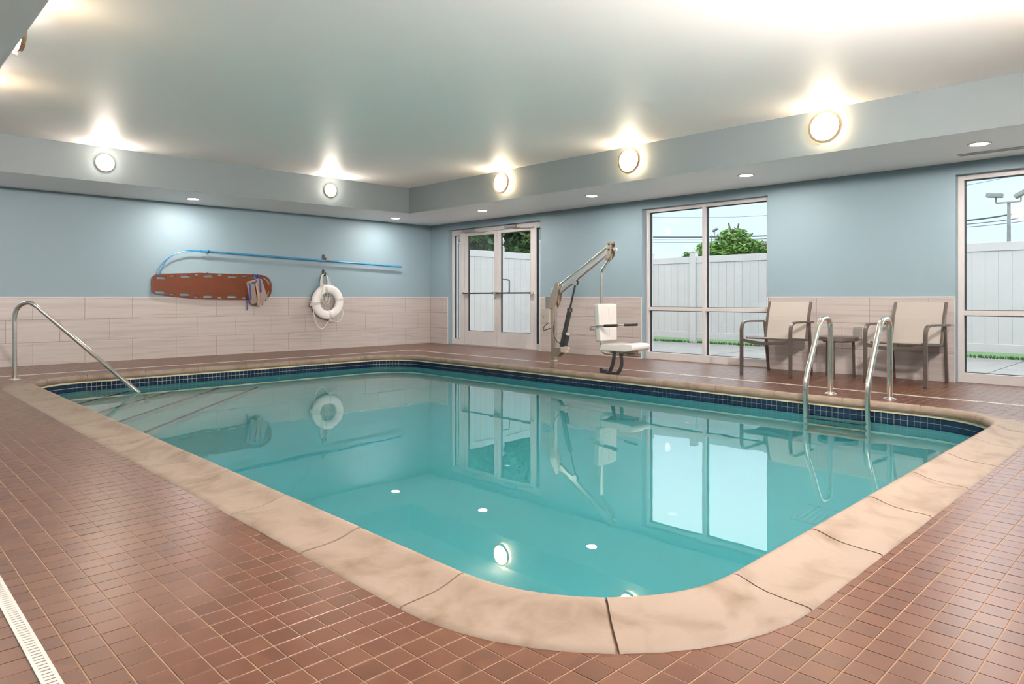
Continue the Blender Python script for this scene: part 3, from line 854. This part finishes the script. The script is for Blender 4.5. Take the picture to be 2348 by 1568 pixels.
# ------------------------------------------------------------------ sling chairs
def chair(loc, rotz, label):
    r = thing('patio_chair', loc, label, 'chair', 'brown metal sling chairs', rotz)
    for s in (-1, 1):
        x = s * .305
        build(MB().tube(fil([(x, -.335, 0), (x, -.335, .645), (s * .315, -.10, .648), (s * .315, .27, .640)], [.13, .1], 8), (.0115, .0195) if False else (.020, .0115), 4, flat=(1, 0, 0)), 'arm_leg', 'chair_metal', r, bevel=.003, local=True)
        build(MB().tube([(s * .275, .335, 0), (s * .285, .245, .635)], (.016, .012), 4), 'rear_leg', 'chair_metal', r, bevel=.003, local=True)
        build(MB().tube(smoothpath([(s * .262, -.29, .450), (s * .262, -.1, .440), (s * .262, .15, .425), (s * .262, .24, .428)]), (.013, .011), 4), 'seat_rail', 'chair_metal', r, bevel=.003, local=True)
        build(MB().tube(smoothpath([(s * .262, .215, .415), (s * .262, .245, .52), (s * .262, .285, .70), (s * .262, .355, .89)]), (.016, .011), 4), 'back_rail', 'chair_metal', r, bevel=.003, local=True)
    build(MB().tube(smoothpath([(-.305, -.335, .425), (-.15, -.335, .400), (0, -.335, .392), (.15, -.335, .400), (.305, -.335, .425)]), (.020, .010), 4), 'front_rail', 'chair_metal', r, bevel=.003, local=True)
    build(MB().tube([(-.275, .26, .42), (.275, .26, .42)], (.014, .010), 4).tube([(-.262, -.28, .447), (.262, -.28, .447)], (.010, .010), 4), 'cross_rail', 'chair_metal', r, bevel=.002, local=True)
    def sheet(cur, th):
        mb = MB(); n = len(cur)
        for k in range(n - 1):
            (y0, z0), (y1, z1) = cur[k], cur[k + 1]
            nx = V(0, -(z1 - z0), (y1 - y0)).normalized() * th
            mb.add([(-.258, y0, z0), (.258, y0, z0), (.258, y1, z1), (-.258, y1, z1),
                    (-.258, y0 + nx.y, z0 + nx.z), (.258, y0 + nx.y, z0 + nx.z), (.258, y1 + nx.y, z1 + nx.z), (-.258, y1 + nx.y, z1 + nx.z)],
                   [(0, 3, 2, 1), (4, 5, 6, 7), (0, 1, 5, 4), (1, 2, 6, 5), (2, 3, 7, 6), (3, 0, 4, 7)])
        return mb
    build(sheet([(-.295, .452), (-.2, .448), (-.05, .436), (.1, .428), (.24, .430)], .006), 'seat', 'sling', r, local=True)
    cv = [(p.y, p.z) for p in smoothpath([(0, .222, .435), (0, .245, .52), (0, .285, .70), (0, .352, .885)], 4)]
    build(sheet(cv, .006), 'backrest', 'sling', r, local=True)
    mb = MB()
    for s in (-1, 1):
        mb.cbox((s * .305, -.335, .005), (.026, .044, .012)); mb.cbox((s * .275, .334, .005), (.028, .036, .012))
    build(mb, 'foot_cap', 'black_metal', r, local=True)
    return r
chair((8.315, 3.79, 0), -PI / 2, 'brown metal sling chair beside the middle window, left of the round table')
chair((8.455, 2.385, 0), -PI / 2 - .10, 'brown metal sling chair angled beside the right window, right of the round table')
tx, ty = 8.477, 3.135
r = thing('side_table', (tx, ty, 0), 'small round brown metal side table between the two chairs', 'table')
build(MB().lathe([(0, .478), (.205, .478), (.215, .482), (.221, .478), (.221, .436), (.214, .436), (.212, .47), (0, .472)], (tx, ty, 0), 'Z', 40), 'table_top', 'chair_metal', r, smooth=True)
for a in (60, 186, -50):
    c, s = math.cos(math.radians(a)), math.sin(math.radians(a))
    build(MB().tube([(tx + c * .185, ty + s * .185, 0), (tx + c * .175, ty + s * .175, .472)], (.013, .013), 4), 'leg', 'chair_metal', r, bevel=.003)
build(MB().lathe([(.155, .42), (.165, .42), (.165, .432), (.155, .432)], (tx, ty, 0), 'Z', 32, True), 'ring_brace', 'chair_metal', r, smooth=True)
r = thing('outlet_cover', (XR - .008, 3.038, .51), 'grey weatherproof outlet cover on the tiled wall behind the round table', 'outlet')
build(MB().box(XR - .045, XR - .008, 2.996, 3.080, .44, .588), 'cover', 'grey_plate', r, bevel=.006)
build(MB().box(XR - .050, XR - .043, 3.03, 3.046, .45, .462), 'latch', 'black_metal', r)

# ------------------------------------------------------------------ things on the back wall
def slab_with_holes(outer, holes, y0, y1):
    polys = [[V(p[0], p[1], 0) for p in outer]] + [[V(p[0], p[1], 0) for p in h] for h in holes]
    tri = tessellate_polygon(polys)
    flat = [p for q in polys for p in q]
    n = len(flat)
    mb = MB()
    fs = [tuple(t) for t in tri] + [tuple(n + i for i in t)[::-1] for t in tri]
    mb.add([(p.x, y0, p.y) for p in flat] + [(p.x, y1, p.y) for p in flat], fs, 0)
    o = 0
    for q in polys:
        k = len(q)
        sides = [(o + i, o + (i + 1) % k, n + o + (i + 1) % k, n + o + i) for i in range(k)]
        mb.f += sides; mb.m += [1] * k
        o += k
    return mb
def rrect(x0, z1, x1, z0, r=.012):
    out = []
    for cx, cz, a0 in ((x1 - r, z1 - r, 0), (x0 + r, z1 - r, PI / 2), (x0 + r, z0 + r, PI), (x1 - r, z0 + r, 3 * PI / 2)):
        for k in range(4): out.append((cx + r * math.cos(a0 + k * PI / 6), cz + r * math.sin(a0 + k * PI / 6)))
    return out
outer = [(3.474, 1.255), (3.50, 1.285), (3.551, 1.308), (4.026, 1.331), (4.191, 1.341), (4.285, 1.339), (5.155, 1.331), (5.225, 1.327), (5.281, 1.311), (5.325, 1.284), (5.357, 1.25), (5.378, 1.21), (5.388, 1.17), (5.388, 1.06), (5.378, 1.01), (5.356, .968), (5.325, .935), (5.281, .912), (5.22, .904), (4.929, .906), (4.285, .917), (4.10, .927), (3.811, .957), (3.525, 1.0), (3.495, 1.015), (3.474, 1.037)]
H = [(3.534, 1.269, 3.68, 1.228), (3.738, 1.292, 3.811, 1.27), (3.891, 1.294, 4.041, 1.254), (4.099, 1.316, 4.173, 1.295), (4.243, 1.308, 4.398, 1.271), (4.469, 1.319, 4.546, 1.297), (4.634, 1.303, 4.784, 1.269), (4.872, 1.312, 4.939, 1.29), (5.02, 1.30, 5.16, 1.262),
     (3.522, 1.046, 3.668, 1.003), (3.729, 1.005, 3.808, .979), (3.882, 1.013, 4.034, .97), (4.09, .97, 4.164, .945), (4.238, .982, 4.383, .942), (4.465, .955, 4.532, .93), (4.626, .977, 4.778, .938), (4.87, .948, 4.94, .926)]
holes = [rrect(*h) for h in H]
holes.append([(5.243, 1.288), (5.280, 1.279), (5.312, 1.258), (5.338, 1.23), (5.352, 1.20), (5.358, 1.167), (5.324, 1.167), (5.316, 1.195), (5.300, 1.222), (5.275, 1.248), (5.243, 1.261)])
holes.append([(5.324, 1.056), (5.358, 1.056), (5.352, 1.015), (5.33, .982), (5.292, .954), (5.278, .976), (5.302, .994), (5.318, 1.02)])
YBD = YB - .034
bd = thing('spine_board', (4.43, YBD, .906), 'long orange brown slotted spine board hung on the blue back wall', 'spine board')
build(slab_with_holes(outer, holes, YBD - .016, YBD + .016), 'board', ['orange_board', 'board_edge'], bd)
for x, z in ((4.31, 1.335), (4.70, 1.315)):
    build(MB().tube(fil([(x, YB - .002, z + .02), (x, YBD - .03, z + .02), (x, YBD - .03, z - .03)], .01), .005, 8), 'board_clip', 'red_brown', bd, smooth=True)
# head immobiliser hanging from the board
hi = thing('head_immobiliser', (5.10, YBD - .06, .83), 'tan head immobiliser pads with navy straps hanging on the spine board', 'immobiliser')
def pad(poly, y0, y1, nm, m, b=.012): return build(MB().prism(poly, y0, y1, 'Y'), nm, m, hi, bevel=b, smooth=True)
pad([(4.93, 1.20), (5.045, 1.235), (5.12, .855), (5.045, .815), (5.005, .84)], YBD - .075, YBD - .02, 'left_pad', 'tan_pad')
pad([(5.06, 1.235), (5.175, 1.262), (5.292, .905), (5.13, .865)], YBD - .10, YBD - .018, 'right_pad', 'tan_pad')
pad([(4.935, 1.205), (5.12, 1.262), (5.125, 1.235), (4.95, 1.175)], YBD - .09, YBD - .018, 'top_flap', 'tan_pad', .005)
for q in ([(4.985, 1.17), (5.055, 1.185), (5.065, 1.115), (5.0, 1.095)], [(5.03, .98), (5.085, .99), (5.105, .87), (5.055, .865)]):
    build(MB().prism(q, YBD - .079, YBD - .07, 'Y'), 'mesh_panel', 'grey_mesh', hi)
for q in ([(5.115, 1.20), (5.185, 1.215), (5.20, 1.15), (5.13, 1.13)], [(5.145, 1.01), (5.245, 1.03), (5.275, .945), (5.15, .925)]):
    build(MB().prism(q, YBD - .105, YBD - .095, 'Y'), 'mesh_panel', 'grey_mesh', hi)
build(MB().tube(smoothpath([(5.075, YBD - .10, 1.18), (5.10, YBD - .115, 1.05), (5.11, YBD - .12, .95), (5.11, YBD - .115, .83), (5.15, YBD - .10, .82), (5.17, YBD - .09, .88)]), (.006, .020), 4, flat=(0, 1, 0)), 'pad_strap', 'tan_pad', hi, bevel=.002)
build(MB().prism([(5.035, .835), (5.075, .85), (5.10, .83), (5.06, .80)], YBD - .11, YBD - .09, 'Y'), 'buckle', 'gasket', hi, bevel=.003)
for pts in ([(5.075, YBD - .02, 1.332), (5.07, YBD - .045, 1.33), (5.04, YBD - .06, 1.262)],
            [(5.135, YBD - .02, 1.332), (5.135, YBD - .045, 1.32), (5.14, YBD - .115, 1.20), (5.15, YBD - .115, 1.03)],
            [(4.96, YBD - .08, 1.19), (4.965, YBD - .09, 1.17), (4.98, YBD - .09, 1.05), (4.99, YBD - .085, .905)],
            [(4.955, YBD - .05, 1.0), (4.955, YBD - .05, .90), (4.95, YBD - .045, .78), (4.945, YBD - .045, .73)],
            [(5.02, YBD - .085, 1.215), (5.025, YBD - .09, 1.17)], [(5.075, YBD - .1, 1.235), (5.085, YBD - .105, 1.20)],
            [(5.19, YBD - .09, .90), (5.19, YBD - .085, .85), (5.185, YBD - .08, .815)], [(5.24, YBD - .1, .91), (5.245, YBD - .1, .885)]):
    build(MB().tube(smoothpath(pts, 4), (.0025, .013 if pts[0][2] > 1.01 else .010), 4, flat=(0, 1, 0)), 'navy_strap', 'navy_strap', hi)
# rescue pole
YP = YB - .078
rp = thing('rescue_pole', (6.1, YP, 1.555), 'long blue rescue pole with looped crook hung on the back wall', 'rescue pole')
z_at = lambda x: 1.690 - (x - 4.198) * (.133 / 3.882)
build(MB().tube([(4.198, YP, z_at(4.198)), (8.08, YP, z_at(8.08))], .0165, 14), 'pole', 'blue_pole', rp, smooth=True)
build(MB().tube([(4.19, YP, z_at(4.19)), (4.36, YP, z_at(4.36))], .0185, 14), 'ferrule', 'blue_pole', rp, smooth=True)
cr_ = [(4.21, 1.693), (4.063, 1.693), (3.99, 1.690), (3.882, 1.659), (3.741, 1.586), (3.637, 1.495), (3.559, 1.386), (3.527, 1.318), (3.548, 1.296), (3.58, 1.316), (3.611, 1.405), (3.68, 1.528), (3.794, 1.616), (3.936, 1.667), (4.063, 1.682), (4.21, 1.685)]
build(MB().tube(smoothpath([(x, YP - .004 * (i > 8), z) for i, (x, z) in enumerate(cr_)], 4), .0062, 8), 'crook', 'blue_pole', rp, smooth=True)
build(MB().lathe([(.0195, 0), (.022, .004), (.022, .016), (.0195, .02)], (4.30, YP, z_at(4.30)), 'X', 14), 'collar_band', 'gasket', rp, smooth=True)
for nm, x, z in (('black wall hook under the middle of the blue rescue pole', 6.398, 1.66), ('black wall hook holding the life ring rope', 6.396, 1.385)):
    h = thing('wall_hook', (x, YB, z), nm, 'hook', 'black wall hooks')
    build(MB().prism([(x - .022, z - .035), (x + .022, z - .035), (x + .022, z + .05), (x + .012, z + .075), (x - .012, z + .075), (x - .022, z + .05)], YB - .014, YB - .001, 'Y'), 'hook_plate', 'black_metal', h, bevel=.003)
    build(MB().tube(fil([(x, YB - .01, z - .03), (x, YB - .085, z - .042), (x, YB - .09, z + .012)], .02), (.010, .014), 10), 'hook_arm', 'black_metal', h, smooth=True)
build(MB().tube([(6.43, YP, z_at(6.43)), (6.485, YP, z_at(6.485))], .0185, 12), 'tape_band', 'red_brown', rp, smooth=True)
build(MB().tube([(4.31, YB - .002, z_at(4.31) - .025), (4.31, YP - .01, z_at(4.31) - .022), (4.31, YP - .024, z_at(4.31))], .006, 8), 'pole_clip', 'gasket', rp)
# life ring
LC = V(6.425, YB - .11, .862)
lr = thing('life_ring', LC, 'white foam life ring with white rope hanging on the back wall', 'life ring')
RM = .237
mb = MB()
n1, n2 = 48, 20
vs, fs = [], []
for i in range(n1):
    a = 2 * PI * i / n1
    for j in range(n2):
        b = 2 * PI * j / n2
        rr = RM + .078 * math.copysign(abs(math.cos(b)) ** .8, math.cos(b))
        vs.append((LC.x + rr * math.cos(a), LC.y + .055 * math.copysign(abs(math.sin(b)) ** .8, math.sin(b)), LC.z + rr * math.sin(a) * 1.01))
for i in range(n1):
    for j in range(n2): fs.append((i * n2 + j, ((i + 1) % n1) * n2 + j, ((i + 1) % n1) * n2 + (j + 1) % n2, i * n2 + (j + 1) % n2))
build(mb.add(vs, fs), 'ring', 'ring_foam', lr, smooth=True)
for a in (102, 188, 278, 10):
    c, s = math.cos(math.radians(a)), math.sin(math.radians(a))
    ctr = LC + V(c * RM, 0, s * RM)
    pts = [ctr + V(c * .081 * math.cos(b), .058 * math.sin(b), s * .081 * math.cos(b)) for b in [2 * PI * k / 20 for k in range(20)]]
    build(MB().tube(pts, (.0025, .024), 4, True, flat=(c, 0.001, s)), 'band', 'white_plastic', lr)
    if a in (188, 278):
        k = LC + V(c * (RM + .095), -.01, s * (RM + .095))
        build(MB().cbox(k, (.05, .03, .05)), 'rope_clip', 'white_plastic', lr, bevel=.008)
yf = LC.y - .06
def rope(pts, nm='grab_rope', rr=.006): return build(MB().tube(smoothpath(pts, 6), rr, 8), nm, 'rope', lr, smooth=True)
rope([(6.27, yf + .02, 1.10), (6.29, yf - .005, 1.15), (6.32, yf, 1.17), (6.29, yf, 1.07), (6.265, yf - .01, .95), (6.25, yf - .01, .875), (6.20, yf - .005, .86), (6.09, yf, .875), (6.06, yf, .868), (6.085, yf, .83), (6.09, yf, .80)])
rope([(6.10, yf, .77), (6.12, yf, .66), (6.16, yf, .50), (6.22, yf, .41), (6.28, yf, .385), (6.34, yf, .42), (6.39, yf, .49), (6.43, yf, .52)])
rope([(6.47, yf, .525), (6.55, yf, .505), (6.63, yf, .505), (6.69, yf, .57), (6.71, yf, .66), (6.70, yf + .01, .72)])
for i in range(8):
    cx = 6.41 + random.uniform(-.03, .05); wd = random.uniform(.06, .105); zb = random.uniform(.80, .93); yy = YB - .03 - i * .006
    pts = []
    for k in range(20):
        a = 2 * PI * k / 20
        z = (1.375 + zb) / 2 + (1.375 - zb) / 2 * math.cos(a)
        x = 6.396 + (cx - 6.396) * (1.375 - z) / .5 + wd * math.sin(a) * (.9 + .25 * math.cos(a))
        pts.append((x, yy if z < 1.3 else YB - .055 + i * .003, z))
    build(MB().tube(pts, .0058, 8, True), 'rope_coil', 'rope', lr, smooth=True)

# ------------------------------------------------------------------ outside
build(MB().box(FX1 + .04, 13.1, -14, 14, -.25, -.015), 'ground', 'concrete', kind='structure', label='pale concrete patio between window and fence')
for yy in (2.02, 5.9): build(MB().box(9.3, 12.9, yy - .006, yy + .006, -.0155, -.0135), 'trim_9', 'gasket', kind='structure', label='dark control joint in the concrete patio')
build(MB().box(12.93, 90, -60, 90, -.3, -.02).box(XR + .3, 13, 14, 90, -.3, -.02), 'lawn', 'lawn', kind='stuff', label='strip of green grass under the white fence', cat='grass')
gm = MB()
for _ in range(2600):
    x, y = random.uniform(12.90, 13.12), random.uniform(-.5, 10.6); h = random.uniform(.015, .045); a = random.uniform(0, PI); wdt = .012
    dx, dy = math.cos(a) * wdt, math.sin(a) * wdt; lx, ly = random.uniform(-.02, .02), random.uniform(-.02, .02)
    gm.add([(x - dx, y - dy, -.02), (x + dx, y + dy, -.02), (x + lx, y + ly, h)], [(0, 1, 2)])
build(gm, 'grass_blades', 'lawn', kind='stuff', label='tufts of short grass along the foot of the fence', cat='grass')

def fence(label, axis, c, a0, a1, posts, top, zb, capped):
    """vinyl privacy fence: posts, rails and tongue and groove boards"""
    f = thing('vinyl_fence', ((c, (a0 + a1) / 2, 0) if axis == 'Y' else ((a0 + a1) / 2, c, 0)), label, 'fence', 'white vinyl fences')
    def bx(u0, u1, p0, p1, z0, z1):
        return MB().box(c + u0, c + u1, p0, p1, z0, z1) if axis == 'Y' else MB().box(p0, p1, c + u0, c + u1, z0, z1)
    PW = .066
    for p in posts:
        ph = top + .085
        po = build(bx(-PW, PW, p - PW, p + PW, -.02, ph), 'post', 'vinyl', f, bevel=.004)
        pc = (c, p) if axis == 'Y' else (p, c)
        if capped:
            build(MB().lathe([(.085, 0), (.085, .03), (.06, .045), (.045, .06), (.075, .095), (.092, .15), (.075, .205), (.035, .24), (0, .25)], (*pc, ph), 'Z', 20), 'post_cap', 'vinyl', po, smooth=True)
        else:
            build(MB().box(pc[0] - .072, pc[0] + .072, pc[1] - .072, pc[1] + .072, ph, ph + .025), 'post_cap', 'vinyl', po, bevel=.008)
    pp = sorted([a0] + list(posts) + [a1])
    for i in range(len(pp) - 1):
        s0 = pp[i] + (PW if pp[i] in posts else 0); s1 = pp[i + 1] - (PW if pp[i + 1] in posts else 0)
        if s1 - s0 < .05: continue
        build(bx(-.025, .025, s0, s1, top - .135, top), 'top_rail', 'vinyl', f, bevel=.004)
        build(bx(-.025, .025, s0, s1, zb, zb + .135), 'bottom_rail', 'vinyl', f, bevel=.004)
        nb = max(1, round((s1 - s0) / .172)); q = (s1 - s0) / nb
        for k in range(nb):
            build(bx(-.011, .011, s0 + k * q + .002, s0 + (k + 1) * q - .002, zb + .13, top - .13), 'board', 'vinyl', f, bevel=.0022, segs=1)
fence('white vinyl fence seen through the tall windows', 'Y', 13.02, .2, 10.86, [.55, 2.98, 5.40, 7.76, 8.86], 1.812, .075, False)
fence('white vinyl fence with ball capped posts behind the double door', 'X', 10.95, 9.14, 13.0, [9.215, 10.385, 11.6, 12.86], 1.945, .06, True)

def leaves(n, blobs, size, up=.3):
    pts = []
    tot = sum(b[3] * b[4] * b[5] for b in blobs)
    for b in blobs:
        k = int(n * b[3] * b[4] * b[5] / tot)
        d = rng.normal(size=(k, 3)); d /= np.linalg.norm(d, axis=1)[:, None]
        rad = rng.uniform(.25, 1.0, (k, 1)) ** .6
        pts.append(np.array(b[:3]) + d * rad * np.array(b[3:6]))
    P_ = np.concatenate(pts); k = len(P_)
    A = rng.normal(size=(k, 3)); A[:, 2] *= .5; A /= np.linalg.norm(A, axis=1)[:, None]
    B = np.cross(A, rng.normal(size=(k, 3))); B /= np.linalg.norm(B, axis=1)[:, None]
    s = rng.uniform(.6, 1.3, (k, 1)) * size
    q = np.stack([P_ - A * s, P_ + B * s * .38, P_ + A * s, P_ - B * s * .38], 1).reshape(-1, 3)
    mb = MB(); mb.v = q.tolist(); mb.f = (np.arange(k)[:, None] * 4 + np.arange(4)[None]).tolist(); mb.m = [0] * k
    return mb
def tree(loc, label, leafm, n, blobs, size, trunk_r, branches, group=None):
    t = thing('tree', loc, label, 'tree', group)
    mb = MB()
    for b in branches: mb.tube(smoothpath(b, 3), trunk_r if b is branches[0] else trunk_r * .4, 7)
    build(mb, 'trunk', 'bark', t, smooth=True)
    lf = leaves(n, blobs, size)
    me = bpy.data.meshes.new('foliage')
    me.from_pydata([(a - loc[0], b - loc[1], c - loc[2]) for a, b, c in lf.v], [], lf.f); me.materials.append(M[leafm])
    o = bpy.data.objects.new('foliage', me); COL.objects.link(o); o.parent = t; o['kind'] = 'stuff'
def blobs_in(cx, cy, cz, rx, ry, rz, n, r):
    out = []
    for _ in range(n):
        d = Vector((random.gauss(0, 1), random.gauss(0, 1), random.gauss(0, 1))).normalized() * random.uniform(.3, 1)
        k = random.uniform(.7, 1.2) * r
        out.append((cx + d.x * rx, cy + d.y * ry, cz + d.z * rz, k, k, k * .7))
    return out
for (x, y, lb) in ((11.3, 13.0, 'dense green tree behind the capped fence, seen in the left door leaf'), (13.3, 13.5, 'dense green tree behind the capped fence, seen in the right door leaf'), (15.6, 13.0, 'dense green tree behind the fence beside the right side light')):
    tree((x, y, 0), lb, 'leaf_dark', 7000, blobs_in(x, y, 3.2, 1.15, .8, 1.8, 20, .75), .13, .10,
         [[(x, y, -.018), (x + .1, y, 1.5), (x, y + .1, 4.2)], [(x, y, 1.6), (x + .6, y - .3, 2.6)], [(x, y, 2.0), (x - .7, y + .2, 3.0)]], 'dense trees behind the capped fence')
x, y = 27.9, 14.7
tree((x, y, 0), 'light green spreading tree beyond the fence in the middle window', 'leaf_light', 4200,
     [(x + .05, y, 3.55, .7, .8, .42), (x + .3, y - .75, 3.1, .8, .8, .36), (x - .3, y + .9, 3.0, .8, .8, .4), (x, y, 2.9, 1.0, 1.0, .5), (x + .5, y - 1.45, 2.85, .6, .7, .33), (x - .5, y + 1.6, 2.75, .6, .7, .3), (x, y, 2.2, 1.1, 1.4, .5)], .13, .09,
     [[(x, y, -.018), (x, y, 2.4), (x, y + .05, 3.9)], [(x, y, 2.3), (x, y - .9, 3.0), (x, y - 1.7, 3.2)], [(x, y, 2.3), (x, y + .9, 2.9)], [(x, y, 3.0), (x + .1, y - .2, 4.15)], [(x, y, 3.4), (x - .05, y + .2, 4.2)]])
x, y = 26.6, 17.6
tree((x, y, 0), 'small far tree top just over the fence, left of the light green tree', 'leaf_light', 420, [(x, y, 2.35, .9, .9, .25)], .12, .06, [[(x, y, -.018), (x, y, 2.5)], [(x, y, 2.2), (x, y + .5, 2.45)]])
x, y = 17.1, 2.15
tree((x, y, 0), 'leafy tree at the right edge of the right window', 'leaf_deep', 2600, blobs_in(x, y, 3.0, .28, .42, 1.15, 14, .36), .10, .08,
     [[(x, y, -.018), (x, y + .02, 2.0), (x, y, 3.9)], [(x, y, 2.4), (x - .1, y + .45, 2.9)], [(x, y, 2.9), (x - .1, y + .5, 3.5)]])
def light_pole(x, y, h, label, k):
    t = thing('light_pole', (x, y, 0), label, 'light pole', 'twin headed parking lot light poles')
    build(MB().lathe([(.09 * k, 0), (.06 * k, h - .25)], (x, y, -.018), 'Z', 10), 'mast', 'pole_grey', t, smooth=True)
    build(MB().tube([(x - .1, y + .42 * k, h - .32), (x - .1, y - .42 * k, h - .32)], .035 * k, 8).tube([(x - .1, y + .42 * k, h - .32), (x - .1, y + .42 * k, h - .05)], .03 * k, 8).tube([(x - .1, y - .42 * k, h - .32), (x - .1, y - .42 * k, h - .1)], .03 * k, 8), 'cross_arm', 'pole_grey', t)
    for s, tl in ((1, .12), (-1, -.5)):
        T = Matrix.Translation((x - .1, y + s * .46 * k, h)) @ Matrix.Rotation(tl, 4, 'X')
        build(MB().cbox((0, 0, 0), (.35 * k, .56 * k, .17 * k), T), 'flood_lamp', 'pole_grey', t, bevel=.03)
light_pole(31.74, 17.9, 4.35, 'twin headed light pole beside the light green tree in the middle window', .55)
light_pole(33.99, 5.88, 5.12, 'twin headed light pole in the right window', 1.0)
def wire(pts, rr, label):
    t = build(MB().tube(smoothpath(pts, 8), rr, 6), 'utility_cable', 'cable', label=label, cat='cable', group='overhead utility cables', smooth=True)
wire([(36.1, 31, 4.9), (36.1, 27.6, 4.868), (38.5, 18.24, 4.508), (38.6, 8.4, 4.62), (37.9, 4.9, 4.98), (37.5, 2.0, 5.2)], .035, 'thick uppermost utility cable crossing the windows above the fence')
wire([(36.1, 31, 4.72), (36.1, 27.6, 4.69), (38.5, 18.24, 4.34), (38.6, 8.4, 4.44), (37.9, 4.9, 4.64), (37.5, 2.0, 4.8)], .018, 'thin utility cable just below the thick one')
wire([(36.1, 31, 4.58), (36.1, 27.6, 4.52), (38.5, 18.24, 4.20), (38.6, 8.4, 4.30), (37.9, 4.9, 4.45), (37.5, 2.0, 4.6)], .014, 'thin lowest utility cable just above the fence')
wire([(36.1, 31, 6.3), (36.1, 27.6, 6.2), (38.5, 18.24, 5.7), (38.6, 8.4, 6.3), (37.9, 4.9, 6.75), (37.5, 2.0, 7.1)], .010, 'faint highest utility cable crossing the sky')
